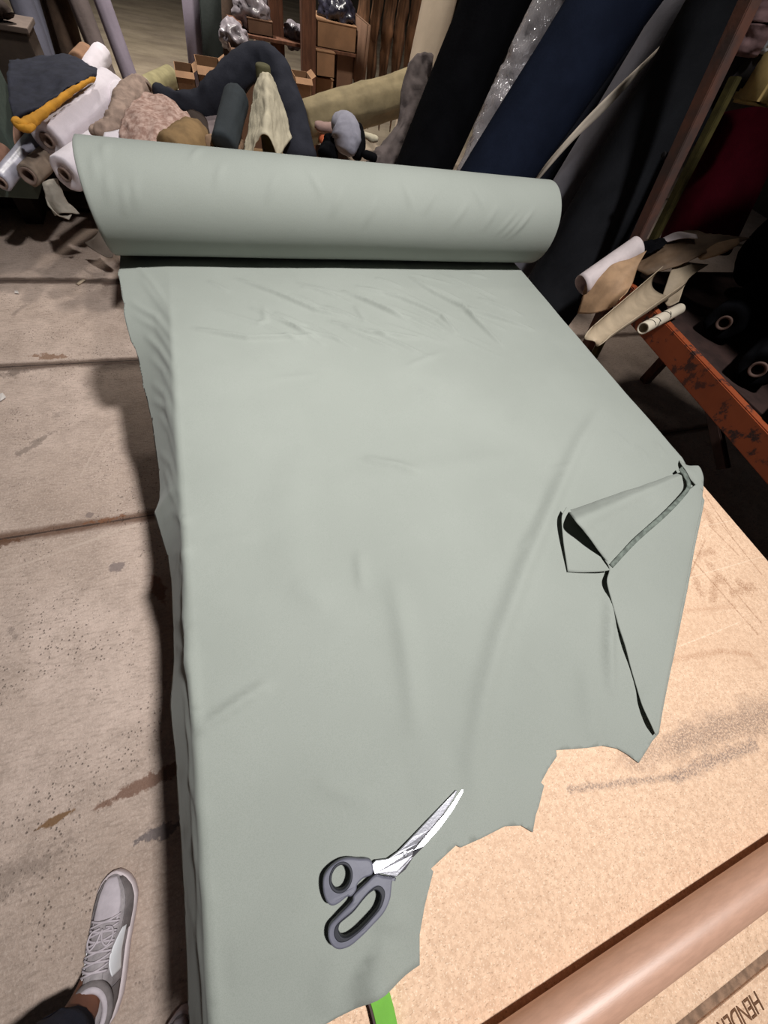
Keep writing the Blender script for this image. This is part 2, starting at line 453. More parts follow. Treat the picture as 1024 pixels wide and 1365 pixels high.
# --- the roll itself
def green_roll():
    seg, n = 120, 180
    bm = bmesh.new()
    x0, x1 = -0.312, 1.226
    rings = []
    ts = [(0, -.010), (.0015, -.004), (.005, 0)] + [(.005 + (x1 - x0 - .01) * i / n, 0) for i in range(1, n)] + [(x1 - x0 - .005, 0), (x1 - x0 - .0015, -.004), (x1 - x0, -.010)]
    creases = [(-.02, 1.35, .5), (.03, .9, .5), (.17, .75, .6), (.30, .9, -.4), (.36, .55, .5), (.47, .4, .5), (.60, .8, -.3), (.68, .7, .6), (.80, .5, .7), (.86, .9, -.6), (.92, .45, .6), (.99, .35, .9), (1.02, .3, .9), (1.05, .28, .8), (1.07, .45, .8),
               (-.27, .9, .2), (-.25, .6, .25), (-.22, .4, .3), (-.24, 1.2, .2), (-.19, .5, .3)]
    rings.append([(x0 + .03, 0, 0.045)]); rings.append([(x0, 0, 0.045)])
    out = []
    for t, dr in ts:
        x = x0 + t; ring = []
        for k in range(seg):
            a = 2 * PI * k / seg            # a=0 towards the camera (-Y), a=90deg up
            r = RR + dr + 0.0012 * nz((x * 2, math.cos(a), math.sin(a)), 1.2, 3.0)
            for (cx, ca, sl) in creases:
                da = a - ca
                if abs(da) < .38:
                    u = (x - cx - sl * da * RR)
                    r += 0.0042 * math.exp(-(u / .0075) ** 2) * math.cos(da / .38 * PI / 2) ** 2
            ring.append((x, RY - r * math.cos(a), TZ + RR + .003 + r * math.sin(a)))
        out.append(ring)
    def rg(x, r): return [(x, RY - r * math.cos(2 * PI * k / seg), TZ + RR + .003 + r * math.sin(2 * PI * k / seg)) for k in range(seg)]
    full = [rg(x0 + .2, .04), rg(x0 + .001, .04)]
    full += [rg(x0 + .002 * (i % 2), .04 + (RR - .014 - .04) * i / 14) for i in range(1, 15)] + out
    full += [rg(x1 - .002 * (i % 2), .04 + (RR - .014 - .04) * i / 14) for i in range(14, 0, -1)] + [rg(x1 - .001, .04), rg(x1 - .2, .04)]
    return loft(full)
obj('rolled_cloth', green_roll(), GREEN, bolt)
kraft = mat('kraft_paper_core', (150, 116, 88), var=0.12, scale=30)
for xe, s in ((-0.312, 1), (1.226, -1)):
    pass
obj('paper_core', pipe((-0.316, RY, TZ + RR + .003), (1.230, RY, TZ + RR + .003), .039, 32, .033, rim=.001, n=2), kraft, bolt)

# --- unrolled sheet
HEM = [(160, 363), (163, 400), (172, 440), (185, 480), (195, 520), (205, 570), (212, 620), (214, 650), (213, 667), (207, 684), (213, 705), (225, 745), (230, 775),
       (232, 830), (233, 880), (228, 940), (230, 970), (234, 1000), (238, 1060), (243, 1130), (247, 1200), (250, 1270), (252, 1330), (254, 1365)]
SL = 0.140
def rho_of(Y): return np.interp(Y, [-.45, .25, .85], [.007, .007, .005])
hemY, hemT = [], []
for (px, py) in HEM:
    best = None
    for th in np.linspace(0.02, 1.45, 400):
        r0 = float(rho_of(AZ(px, py, TZ)[1])); p = AZ(px, py, TZ - r0 * (1 - math.cos(th)) - (SL - r0 * th) * math.sin(th)); e = abs(p[0] - (XL - r0 * math.sin(th) - (SL - r0 * th) * math.cos(th)))
        if best is None or e < best[0]: best = (e, th, p[1])
    hemT.append(best[1]); hemY.append(best[2])
o_ = np.argsort(hemY); hemY = np.array(hemY)[o_]; hemT = np.array(hemT)[o_]
hemY = np.concatenate([[-.8], hemY, [1.6]]); hemT = np.concatenate([[hemT[0]], hemT, [hemT[-1]]])

def tp(px, py): return AZ(px, py, TZ)[:2]
RIDGES = []   # (polyline xy, width, height)
def ridge(pts, w, h, world=False):
    P = np.array(pts if world else [tp(*p) for p in pts], float)
    RIDGES.append((P, w, h))
ridge([(800, 545), (772, 590), (738, 665), (697, 760), (664, 850), (643, 930), (630, 1010), (629, 1085)], .020, .013)
ridge([(728, 640), (690, 730), (660, 800)], .03, -.002)
ridge([(523, 770), (535, 830), (546, 900), (556, 985)], .020, .008)
ridge([(478, 735), (484, 790)], .012, .006)
ridge([(545, 1040), (600, 1010)], .05, .002)
# crinkles in front of the roll
for pts in [[(551, 374), (581, 394), (618, 413), (670, 463)], [(618, 409), (663, 426), (711, 441)], [(488, 385), (536, 400), (588, 422), (611, 450)],
            [(455, 389), (499, 407), (540, 426)], [(473, 409), (488, 431)], [(637, 398), (696, 422)], [(581, 428), (607, 448)], [(622, 448), (663, 468)],
            [(317, 373), (373, 394), (422, 415), (465, 425)], [(366, 418), (408, 436)],
            [(401, 383), (429, 390)], [(278, 376), (306, 390)], [(500, 372), (535, 384)], [(440, 430), (490, 445), (560, 452)], [(260, 440), (330, 452), (420, 450)],
            [(625, 365), (650, 372)], [(590, 470), (540, 490)], [(420, 502), (365, 505)], [(560, 520), (600, 545)]]:
    Lw = float(np.linalg.norm(np.diff(np.array([tp(*p) for p in pts]), axis=0), axis=1).sum())
    ridge(pts, .0090, (.0125 if pts[0][1] < 445 else .005) * min(1, Lw / .24))
ridge([(352, 408), (354, 429), (345, 433), (289, 415)], .010, .004)
for k in range(30):
    x = rng.uniform(330, 620); y = rng.uniform(364, 440)
    L = rng.uniform(35, 100)
    ridge([(x, y), (x + L, y + L * rng.uniform(.25, .6))], .008, rng.uniform(.003, .0065))
ridge([(484, 612), (530, 622), (560, 632)], .012, .008); ridge([(430, 640), (560, 628), (700, 608)], .03, .004)
ridge([(735, 625), (760, 622)], .006, .002); ridge([(690, 735), (705, 715)], .006, .002)
ridge([(262, 975), (300, 950), (345, 920), (362, 912)], .010, .009)
ridge([(232, 775), (243, 830), (254, 905), (262, 972)], .008, .011)
ridge([(247, 855), (252, 890), (258, 900)], .008, .004)
ridge([(225, 745), (240, 738), (256, 732)], .012, .004); ridge([(275, 725), (345, 715)], .014, .002); ridge([(390, 780), (440, 810)], .02, .003)
ridge([(815, 575), (840, 600)], .012, .004); ridge([(870, 590), (885, 610)], .012, .005); ridge([(848, 595), (865, 620)], .01, .004)
ridge([(812, 790), (810, 860), (814, 930)], .012, .010)
ridge([(780, 880), (786, 950), (792, 990)], .02, .006)
ridge([(700, 880), (725, 900)], .008, .002)
ridge([(420, 1040), (470, 1060), (500, 1062)], .012, .003); ridge([(500, 1235), (540, 1215)], .012, .006)
ridge([(455, 1260), (440, 1300), (430, 1350)], .02, .004); ridge([(300, 1290), (390, 1240), (440, 1190)], .03, .006)
ridge([(405, 600), (380, 680), (400, 760), (470, 850)], .05, .006)
# pleats in the hanging strip (flat cloth coordinates)
for k in range(11):
    y = 1.36 - k * .075 + rng.uniform(-.02, .02)
    ridge([(XL - .10 + rng.uniform(-.02, .02), y + .05), (XL - .05, y - .04), (XL + .004, y - .17 - rng.uniform(0, .06))], .010, rng.uniform(.002, .0042), True)
for k in range(16):
    y = .55 - k * .068 + rng.uniform(-.02, .02)
    ridge([(XL - .11, y), (XL - .05, y + rng.uniform(-.03, .02)), (XL + .012, y - rng.uniform(.02, .08))], .011, rng.uniform(.0012, .004), True)
for k in range(4):
    y = .05 - k * .13
    ridge([(XL - .045, y + .06), (XL - .03, y), (XL - .035, y - .07)], .008, .004, True)
# over the plastic ring
RINGC = np.array([*tp(523.5, 1338)]) - np.array([.150, 0.004]); RINGO = 0.150
def ring_pt(a, r): return RINGC + r * np.array([math.cos(a), math.sin(a)])
ridge([ring_pt(a, RINGO - .012) for a in np.linspace(-.10, .40, 10)], .026, .0195, True)

def polydist(P, X, Y):
    best = np.full(X.shape, 1e9); tt = np.zeros(X.shape)
    seg = np.linalg.norm(np.diff(P, axis=0), axis=1); cum = np.concatenate([[0], np.cumsum(seg)]); tot = cum[-1]
    for i in range(len(P) - 1):
        a, b = P[i], P[i + 1]; d = b - a; L2 = d @ d + 1e-12
        t = np.clip(((X - a[0]) * d[0] + (Y - a[1]) * d[1]) / L2, 0, 1)
        dd = np.hypot(X - a[0] - t * d[0], Y - a[1] - t * d[1])
        m_ = dd < best; best = np.where(m_, dd, best); tt = np.where(m_, (cum[i] + t * seg[i]) / tot, tt)
    return best, tt
def height(X, Y):
    h = np.full(X.shape, .0028)
    h += .0012 * np.sin(X * 9 + 1.3 * np.sin(Y * 5)) * np.sin(Y * 7 + 2) + .0007 * np.sin(X * 23 + Y * 11) * np.sin(Y * 19 - X * 7)
    for P, w, hh in RIDGES:
        m_ = (X > P[:, 0].min() - 3 * w) & (X < P[:, 0].max() + 3 * w) & (Y > P[:, 1].min() - 3 * w) & (Y < P[:, 1].max() + 3 * w)
        if not m_.any(): continue
        d, t = polydist(P, X[m_], Y[m_])
        env = np.clip(np.sin(np.clip(t, 0.0, 1.0) * PI), 0, 1) ** .5
        env = np.maximum(env, .12)
        h[m_] += hh * env * np.exp(-(d / w) ** 2)
    return np.maximum(h, .0018)
def drape(X, Y):
    """flat cloth coordinates -> world"""
    H = height(X, Y)
    th = np.interp(Y, hemY, hemT)
    s = np.clip(XL - X, 0, None)
    rho = rho_of(Y); sa = rho * th
    a = np.clip(s / rho, 0, th); st_ = np.clip(s - sa, 0, None)
    H = H * np.where(s > 0, np.interp(Y, [.45, .75], [.45, 1.0]), 1.0)
    px = np.where(s > 0, XL - rho * np.sin(a) - st_ * np.cos(th), X)
    pz = np.where(s > 0, TZ - rho * (1 - np.cos(a)) - st_ * np.sin(th), TZ)
    nx, nz_ = -np.sin(a), np.cos(a)
    # right-hand overhang
    s2 = np.clip(X - XR, 0, None); rho = .008; b = np.clip(s2 / rho, 0, 1.45); st2 = np.clip(s2 - rho * 1.45, 0, None)
    px = np.where(s2 > 0, XR + rho * np.sin(b) + st2 * math.cos(1.45), px)
    pz = np.where(s2 > 0, TZ - rho * (1 - np.cos(b)) - st2 * math.sin(1.45), pz)
    nx = np.where(s2 > 0, np.sin(b), nx); nz_ = np.where(s2 > 0, np.cos(b), nz_)
    return px + nx * H, Y, pz + nz_ * H

edge_right = [(1.222, 1.479), (1.222, .90), (1.222, .52), (1.205, .45), (1.185, .42)]
cut_px = [(938, 668), (926, 728), (912, 800), (899, 866), (886, 930), (877, 978), (868, 988), (862, 998), (850, 1017), (836, 1006), (822, 998), (802, 994), (782, 997), (740, 1000), (741, 1008), (730, 1024), (720, 1043),
          (724, 1047), (717, 1075), (713, 1086), (709, 1109), (694, 1100), (672, 1101), (640, 1117), (613, 1129), (607, 1126), (590, 1142), (574, 1157), (577, 1161), (566, 1205), (559, 1245), (559, 1285), (530, 1303), (500, 1320), (465, 1345), (430, 1365)]
poly = [(-.308, 1.479)] + [(x, 1.479) for x in np.linspace(-.2, 1.1, 14)] + edge_right
poly += [tuple(tp(*p)) for p in cut_px]
poly += [(-.12, -.34), (-.20, -.42), (-.308, -.50)]
poly += [(XL - SL + .003 * math.sin(y * 31) + .002 * math.sin(y * 77), y) for y in np.linspace(-.44, 1.40, 60)]
def inside(P, X, Y):
    P = np.array(P); r = np.zeros(X.shape, bool); j = len(P) - 1
    for i in range(len(P)):
        a, b = P[i], P[j]
        c = ((a[1] > Y) != (b[1] > Y)) & (X < (b[0] - a[0]) * (Y - a[1]) / (b[1] - a[1] + 1e-15) + a[0])
        r ^= c; j = i
    return r
def sheet_bm(poly, fine):
    # resample outline
    pts = []
    for i in range(len(poly)):
        a, b = np.array(poly[i]), np.array(poly[(i + 1) % len(poly)])
        k = max(1, int(np.linalg.norm(b - a) / .008))
        for q in range(k): pts.append(a + (b - a) * q / k)
    B = np.array(pts); nb = len(B)
    gx, gy = [], []
    for (ya, yb, st) in ((-.6, .92, .0075), (.92, 1.479, .0048)):
        X, Y = np.meshgrid(np.arange(-.34, 1.25, st), np.arange(ya + st / 2, yb, st)); gx.append(X.ravel()); gy.append(Y.ravel())
    X, Y = np.concatenate(gx), np.concatenate(gy)
    m_ = inside(B, X, Y); X, Y = X[m_], Y[m_]
    keep = np.ones(len(X), bool)
    for i in range(0, len(X), 4000):
        d = np.min((X[i:i + 4000, None] - B[None, :, 0]) ** 2 + (Y[i:i + 4000, None] - B[None, :, 1]) ** 2, 1)
        keep[i:i + 4000] = d > .003 ** 2
    X, Y = X[keep], Y[keep]
    X = X + rng.uniform(-.0006, .0006, len(X)); Y = Y + rng.uniform(-.0006, .0006, len(X))
    co = [Vector(p) for p in B] + [Vector((a, b)) for a, b in zip(X, Y)]
    vs, es, fs, *_ = delaunay_2d_cdt(co, [(i, (i + 1) % nb) for i in range(nb)], [], 1, 1e-6)
    A = np.array([(v.x, v.y) for v in vs])
    px, py, pz = drape(A[:, 0], A[:, 1])
    bm = bmesh.new()
    bv = [bm.verts.new((float(a), float(b), float(c))) for a, b, c in zip(px, py, pz)]
    for f in fs:
        try: bm.faces.new([bv[i] for i in f])
        except ValueError: pass
    for f in bm.faces:
        pass
    bmesh.ops.recalc_face_normals(bm, faces=bm.faces[:])
    if sum(f.normal.z for f in bm.faces) < 0: bmesh.ops.reverse_faces(bm, faces=bm.faces[:])
    return bm
sheet = obj('unrolled_sheet', sheet_bm(poly, True), GREEN, bolt)
solid(sheet, .0012, -1)

# --- corner of the sheet folded back over itself
def P3(px, py, dz): return AZ(px, py, TZ + dz)
flap_rows = []
# from the crease (lifted lip) across to the fold edge; rows run from the far end to the near end
L_ = [((812, 757), .015), ((809, 775), .017), ((815, 800), .010), ((825, 835), .010), ((834, 862), .011), ((841, 890), .005), ((849, 918), .0045), ((856, 940), .010), ((867, 964), .014), ((874, 980), .009)]
R_ = [((937, 655), .004), ((934, 680), .005), ((927, 712), .005), ((920, 750), .005), ((911, 795), .005), ((903, 838), .005), ((896, 876), .005), ((889, 910), .005), ((882, 946), .005), ((877, 977), .005)]
for (l, lz), (r_, rz) in zip(L_, R_):
    row = []
    for k, u in enumerate((0, .12, .3, .6, .9, 1.0)):
        px = l[0] + (r_[0] - l[0]) * u; py = l[1] + (r_[1] - l[1]) * u
        zz = lz * (1 - u) ** 2 + .0085 * (1 - (1 - u) ** 2)
        if u == 1.0: zz = rz
        row.append(P3(px, py, zz))
    flap_rows.append(row)
# head of the flap running up under the triangle to the table corner
head = [[P3(800 + (936 - 800) * u, 738 + (640 - 738) * u, .012) for u in (0, .12, .3, .6, .9, 1.0)]]
fl = obj('folded_flap', patch(head + flap_rows, 70, 40, .0012, 14, 3), GREEN, sheet); solid(fl, .0012)
# triangular flap, its far side lifted into a small tunnel that opens to the left
rows = []
for k, u in enumerate(np.linspace(0, 1, 9)):
    top_ = np.array((757, 681)) * (1 - u) + np.array((914, 627)) * u
    sel = np.array((817, 757)) * (1 - u) + np.array((921, 650)) * u
    hh = .034 * (1 - u) ** 1.3 + .008
    row = []
    for v in (0, .06, .18, .4, .65, .88, 1.0):
        p = top_ * (1 - v) + sel * v
        z = .006 + hh * (math.sin(PI * min(1, .5 * v / .18)) if v < .18 else ((1 - (v - .18) / .82) ** 1.2)) + .008 * (1 - v * .3)
        row.append(P3(p[0], p[1], z))
    rows.append(row)
tri = obj('folded_flap', patch(rows, 50, 40, .002, 16, 8, .0008, 40), GREEN, sheet); solid(tri, .0012)
# lip left of the tunnel mouth
lip = [[P3(755, 676, .024), P3(749, 690, .020), P3(751, 720, .014), P3(757, 762, .006)],
       [P3(761, 681, .024), P3(757, 695, .017), P3(762, 725, .012), P3(775, 763, .008)],
       [P3(770, 693, .014), P3(772, 706, .010), P3(783, 735, .010), P3(800, 762, .014)],
       [P3(778, 706, .006), P3(790, 722, .006), P3(800, 742, .012), P3(813, 760, .018)]]
lp = obj('folded_flap', patch(lip, 24, 30, .001, 20, 2), GREEN, sheet); solid(lp, .0012)
# selvage tape along the triangle
sel = [[P3(817, 757, 0.0165), P3(850, 722, 0.0180), P3(886, 690, 0.0200), P3(911, 664, 0.0230), P3(921, 648, 0.0250), P3(916, 632, 0.0250), P3(909, 622, 0.0230)],
       [P3(813, 752, 0.0175), P3(846, 717, 0.0190), P3(882, 685, 0.0210), P3(907, 660, 0.0240), P3(916, 647, 0.0260), P3(911, 634, 0.0260), P3(905, 626, 0.0240)]]
sv = obj('selvage_edge', patch(sel, 4, 60, .0012, 90, 1), greend, sheet); solid(sv, .0016)
# crumpled tip at the table corner
tip = [[P3(905, 614, .004), P3(908, 618, .014), P3(914, 627, .018), P3(921, 640, .012)],
       [P3(918, 620, .010), P3(921, 624, .016), P3(926, 633, .018), P3(929, 648, .010)],
       [P3(931, 621, .012), P3(935, 626, .014), P3(938, 637, .010), P3(937, 655, .004)]]
tq = obj('folded_flap', patch(tip, 20, 20, .002, 40, 5), GREEN, sheet); solid(tq, .0012)

# ================================================================== THINGS ON THE TABLE
ringm = mat('bright_green_plastic', (112, 176, 62), rough=0.5, var=0.06, scale=30, bump=0.05)
rgt = thing('plastic_band', 'bright green curved plastic band, one end tucked under the cut edge of the fabric', 'band', (RINGC[0] + RINGO, RINGC[1], TZ))
def arc_band(ri, ro, z0, z1, a0=-1.25, a1=.21, seg=60):
    rings = []
    for a in np.linspace(a0, a1, seg):
        c_, s_ = math.cos(a), math.sin(a)
        rings.append([(RINGC[0] + r * c_, RINGC[1] + r * s_, z) for r, z in ((ri, z0), (ri, z1 - .0006), (ri + .0006, z1), (ro - .0006, z1), (ro, z1 - .0006), (ro, z0))])
    return loft(rings)
obj('band', arc_band(RINGO - .0245, RINGO, TZ + .0003, TZ + .0130), ringm, rgt, smooth=False)
li = obj('inner_liner', arc_band(RINGO - .0275, RINGO - .0246, TZ + .0003, TZ + .0122), mat('grey_liner', (88, 72, 70), var=0.1), rgt, smooth=False)
li['label'] = 'dark grey inner rim'

# brown cardboard tube, parallel to the board seam
def tube_fit():
    a = [np.arctan2(-AZ(x, y, TZ)[1], .7) for x, y in ((672, 1365), (1024, 1117), (850, 1239))]
    b = [np.arctan2(-AZ(x, y, TZ)[1], .7) for x, y in ((828, 1364), (1023, 1211), (925, 1292))]
    u, l = np.mean(a), np.mean(b); half = (l - u) / 2; mid = (l + u) / 2
    r = .7 / (1 + math.cos(mid) / math.sin(half)); D = r / math.sin(half)
    return r, -D * math.sin(mid)
tr_, ty_ = tube_fit()
tubem = mat('brown_kraft_tube', (196, 153, 130), rough=0.44, var=0.05, scale=40, bump=0.06, bscale=200, spec=0.8, stretch=(1, 6, 6))
tb = thing('cardboard_tube', 'long smooth brown cardboard tube lying on the board along its seam', 'tube', (0.6, ty_, TZ))
obj('tube_wall', pipe((.06, ty_, TZ + tr_ + .0004), (1.12, ty_, TZ + tr_ + .0004), tr_, 56, tr_ - .004, rim=.001, n=6), tubem, tb)
print('tube', tr_, ty_)

# ------------------------------------------------------------------ scissors
SZ = TZ + .0075
def S(x, y, z=SZ):   # zoomed-crop pixels of the scissors
    return AZ(400 + x / 4.267, 1020 + y / 4.267, z)[:2]
sc = thing('scissors', 'large steel tailor scissors with dark grey handles lying closed on the green fabric', 'scissors', (*S(560, 580), TZ + .003))
SC_TILT = math.radians(7.0)
spiv = V((*S(610, 500), SZ))
sdir = V((*(S(925, 140) - S(480, 570)), 0)).normalized()
sperp = Vector((sdir.y, -sdir.x, 0))
def sc_finish(bm, roll=0.0):
    # the handles hold the shanks up: the blades slope down to the points
    for v in bm.verts:
        t = (v.co - spiv).dot(sdir)
        v.co.z += -t * (0.088 if t < 0 else 0.012) + .0008
        if t < 0: v.co.z += -.006 * (1 - math.exp(t / .02)) * 0
        if t < -.09: v.co.z += (t + .09) * 0.09
        if roll and t > -.01: v.co.z += roll * (v.co - spiv).dot(sperp) * min(1, (t + .01) / .02)
    return bm
bladem = mat('polished_steel', (205, 204, 212), rough=0.23, var=0.02, scale=60, bump=0.03, bscale=300, metal=1.0, stretch=(1, 1, 1))
hand = mat('charcoal_handle_plastic', (104, 104, 116), rough=0.45, var=0.05, scale=60, bump=0.05)
grip = mat('black_rubber_grip', (44, 45, 52), rough=0.6, var=0.05, scale=60, bump=0.05)
def sarr(l): return np.array([S(*p) for p in l])
bladeA = sarr([(420, 612), (402, 560), (430, 535), (500, 528), (560, 485), (640, 402), (755, 280), (888, 140), (892, 148), (872, 190), (815, 275), (740, 365), (668, 445), (645, 478), (640, 510), (600, 560), (550, 600)])
bladeB = sarr([(432, 605), (470, 560), (540, 520), (600, 490), (650, 478), (740, 372), (830, 268), (922, 138), (932, 142), (930, 156), (876, 250), (795, 362), (705, 462), (645, 522), (600, 592), (548, 632)])
def finish_blade(nm, pts, z0, z1, roll):
    return obj(nm, sc_finish(flat_shape(nm, [pts], z0, z1, None, None, .0006), roll), bladem, sc, smooth=False)
ba = finish_blade('blade', bladeA, SZ - .0015, SZ + .0015, -.05)
bb = finish_blade('blade', bladeB, SZ - .0032, SZ - .0004, .09)
h1_out = closed_spline(sarr([(398, 530), (330, 520), (268, 515), (215, 530), (168, 565), (138, 605), (128, 650), (132, 705), (150, 756), (178, 778), (215, 766), (262, 730), (285, 728), (303, 712), (316, 690), (322, 662), (355, 630), (408, 604)]), 120)
def ell(cx, cy, a, b, ang, m=56):
    t = np.linspace(0, 2 * PI, m, endpoint=False); c_, s_ = math.cos(ang), math.sin(ang)
    return sarr([(cx + a * math.cos(q) * c_ - b * math.sin(q) * s_, cy + a * math.cos(q) * s_ + b * math.sin(q) * c_) for q in t])
h1_hole = ell(229, 620, 56, 78, .25)
h2_out = closed_spline(sarr([(424, 612), (470, 622), (540, 636), (520, 648), (513, 700), (505, 750), (470, 822), (400, 895), (330, 962), (280, 1002), (225, 1020), (186, 1006), (162, 965), (158, 922), (170, 884), (202, 848), (258, 792), (292, 752), (300, 722), (330, 692), (372, 655)]), 130)
h2_hole = closed_spline(sarr([(430, 680), (456, 694), (466, 728), (446, 790), (394, 852), (322, 922), (262, 962), (224, 962), (203, 930), (208, 888), (238, 856), (298, 806), (356, 738), (396, 698)]), 90)
obj('handle', sc_finish(flat_shape('h', [h1_out, h1_hole], SZ - .0050, SZ + .0060, None, None, .0022)), hand, sc)
obj('handle', sc_finish(flat_shape('h', [h2_out, h2_hole], SZ - .0050, SZ + .0060, None, None, .0022)), hand, sc)
def ringgrip(hole, k):
    c = hole.mean(0); outer = c + (hole - c) * k
    inner = c + (hole - c) * .90
    return sc_finish(flat_shape('g', [outer, inner], SZ - .0040, SZ + .0066, None, None, .0012))
g1 = obj('finger_grip', ringgrip(h1_hole, 1.16), grip, sc); g1['label'] = 'black inner ring'
g2 = obj('finger_grip', ringgrip(h2_hole, 1.09), grip, sc); g2['label'] = 'black inner ring'
pv = S(597, 502)
o = obj('pivot_screw', sc_finish(pipe((pv[0], pv[1], SZ - .003), (pv[0], pv[1], SZ + .0028), .0042, 24, rim=.0006, n=2)), mat('pivot_steel', (150, 150, 156), rough=0.35, metal=1.0, var=0.03, bump=0), sc)
slot = sc_finish(beam((pv[0] - .003, pv[1] - .001, SZ + .0027), (pv[0] + .003, pv[1] + .001, SZ + .0027), .0009, .0006, 0))
obj('screw_slot', slot, mat('screw_slot_dark', (60, 60, 64), bump=0), o, smooth=False)

# ================================================================== PERSON (left foot and ankle, right toe at the frame edge)
skinm = mat('brown_skin', (126, 84, 66), rough=0.6, var=0.06, scale=20, bump=0.08, bscale=90)
def skin_body():
    me = bpy.data.meshes.new('person')
    J, E_, Rr = [], [], []
    def add(p, r, par=None):
        J.append(p); Rr.append(r)
        if par is not None: E_.append((par, len(J) - 1))
        return len(J) - 1
    def chain(par, items):
        for p, r in items: par = add(p, r, par)
        return par
    pel = add((-.525, -.60, .98), (.13, .10))
    chain(pel, [((-.61, -.58, .90), (.085, .085)), ((-.665, -.475, .50), (.058, .058)), ((-.632, -.395, .22), (.046, .046)), ((-.622, -.375, .10), (.041, .041)), ((-.612, -.33, .055), (.034, .034)), ((-.60, -.24, .04), (.026, .026)), ((-.59, -.19, .035), (.02, .02))])
    chain(pel, [((-.43, -.62, .90), (.085, .085)), ((-.445, -.66, .50), (.058, .058)), ((-.448, -.715, .22), (.046, .046)), ((-.448, -.72, .10), (.041, .041)), ((-.448, -.67, .055), (.034, .034)), ((-.445, -.58, .04), (.026, .026)), ((-.445, -.53, .035), (.02, .02))])
    ch = chain(pel, [((-.525, -.605, 1.15), (.125, .085)), ((-.525, -.60, 1.30), (.14, .09)), ((-.525, -.60, 1.42), (.09, .07))])
    nk = chain(ch, [((-.525, -.585, 1.49), (.052, .052)), ((-.52, -.565, 1.55), (.058, .062)), ((-.515, -.55, 1.62), (.075, .088)), ((-.515, -.56, 1.68), (.070, .084)), ((-.515, -.565, 1.72), (.045, .055))])
    for s_ in (-1, 1):
        cx = -.525
        el = chain(ch, [((cx + s_ * .155, -.60, 1.40), (.055, .055)), ((cx + s_ * .215, -.64, 1.12), (.040, .040)), ((cx + s_ * .225, -.58, .90), (.028, .028)), ((cx + s_ * .222, -.56, .86), (.030, .018))])
        pw_ = chain(el, [((cx + s_ * .220, -.545, .81), (.034, .016))])
        for k, (dy, L) in enumerate(((.026, .068), (.009, .078), (-.009, .072), (-.025, .056))):
            chain(pw_, [((cx + s_ * .219, -.545 + dy, .785), (.0095, .0095)), ((cx + s_ * .214, -.545 + dy * 1.15, .785 - L * .55), (.0085, .0085)), ((cx + s_ * .203, -.547 + dy * 1.2, .785 - L), (.007, .007))])
        chain(el, [((cx + s_ * .205, -.525, .835), (.011, .011)), ((cx + s_ * .195, -.512, .805), (.010, .010)), ((cx + s_ * .19, -.508, .778), (.008, .008))])
    me.from_pydata(J, E_, [])
    o = bpy.data.objects.new('person', me); C.objects.link(o)
    o.modifiers.new('body', 'SKIN'); subsurf(o, 2)
    for i, r in enumerate(Rr): me.skin_vertices[0].data[i].radius = r
    me.skin_vertices[0].data[0].use_root = True
    me.materials.append(skinm)
    dg = bpy.context.evaluated_depsgraph_get(); dg.update()
    m2 = bpy.data.meshes.new_from_object(o.evaluated_get(dg))
    bm = bmesh.new(); bm.from_mesh(m2); bpy.data.objects.remove(o)
    return bm
person = obj('person', skin_body(), skinm)
tag(person, 'person in dark trousers and pale grey running shoes standing beside the table', 'person')
swm = mat('dark_grey_sweater', (58, 58, 64), var=0.12, scale=20, bump=0.3, bscale=160)
def sweater():
    bm = bmesh.new(); rings = []
    for z, rx, ry in ((.94, .195, .150), (1.05, .185, .140), (1.20, .185, .135), (1.32, .19, .135), (1.40, .165, .115), (1.445, .115, .09), (1.475, .075, .07)):
        rings.append([(-.525 + rx * math.cos(a), -.60 + ry * math.sin(a), z) for a in np.linspace(0, 2 * PI, 36, endpoint=False)])
    loft(rings, True, False, bm)
    for s_ in (-1, 1):
        c = crs([(-.525 + s_ * .12, -.60, 1.395), (-.525 + s_ * .185, -.61, 1.33), (-.525 + s_ * .217, -.64, 1.12), (-.525 + s_ * .226, -.59, .925)], 26)
        rr = np.interp(np.linspace(0, 1, 26), [0, .2, .6, 1], [.088, .084, .060, .042]); rings = []
        for i in range(26):
            d, u, w_ = frame_of(c[min(i + 1, 25)] - c[max(i - 1, 0)])
            rings.append([V(c[i]) + (u * math.cos(a) + w_ * math.sin(a)) * (rr[i] + .004 * math.sin(i * 1.7 + 2 * a)) for a in np.linspace(0, 2 * PI, 20, endpoint=False)])
        loft(rings, True, False, bm)
    return bm
solid(obj('sweater', sweater(), swm, person), .004)
def hair():
    bm = bmesh.new(); bmesh.ops.create_uvsphere(bm, u_segments=28, v_segments=18, radius=1)
    bmesh.ops.delete(bm, geom=[v for v in bm.verts if v.co.z < -.15 or (v.co.y > .45 and v.co.z < .45)], context='VERTS')
    for v in bm.verts: v.co = Vector((v.co.x * .084, v.co.y * .100, v.co.z * .098)) * (1 + .03 * nz(v.co, 6, 2)) + Vector((-.515, -.566, 1.665))
    return bm
solid(obj('hair', hair(), mat('dark_hair', (34, 28, 26), var=.2, scale=80, bump=.4, bscale=200), person), .006)
def blob(c, r, k=(1, 1, 1)):
    bm = bmesh.new(); bmesh.ops.create_uvsphere(bm, u_segments=14, v_segments=10, radius=r)
    for v in bm.verts: v.co = Vector((v.co.x * k[0], v.co.y * k[1], v.co.z * k[2])) + Vector(c)
    return bm
obj('nose', blob((-.515, -.462, 1.612), .013, (.8, 1.2, 1.5)), skinm, person)
obj('mouth', blob((-.515, -.472, 1.572), .016, (1.3, .5, .35)), mat('lips', (120, 66, 60), bump=0), person)
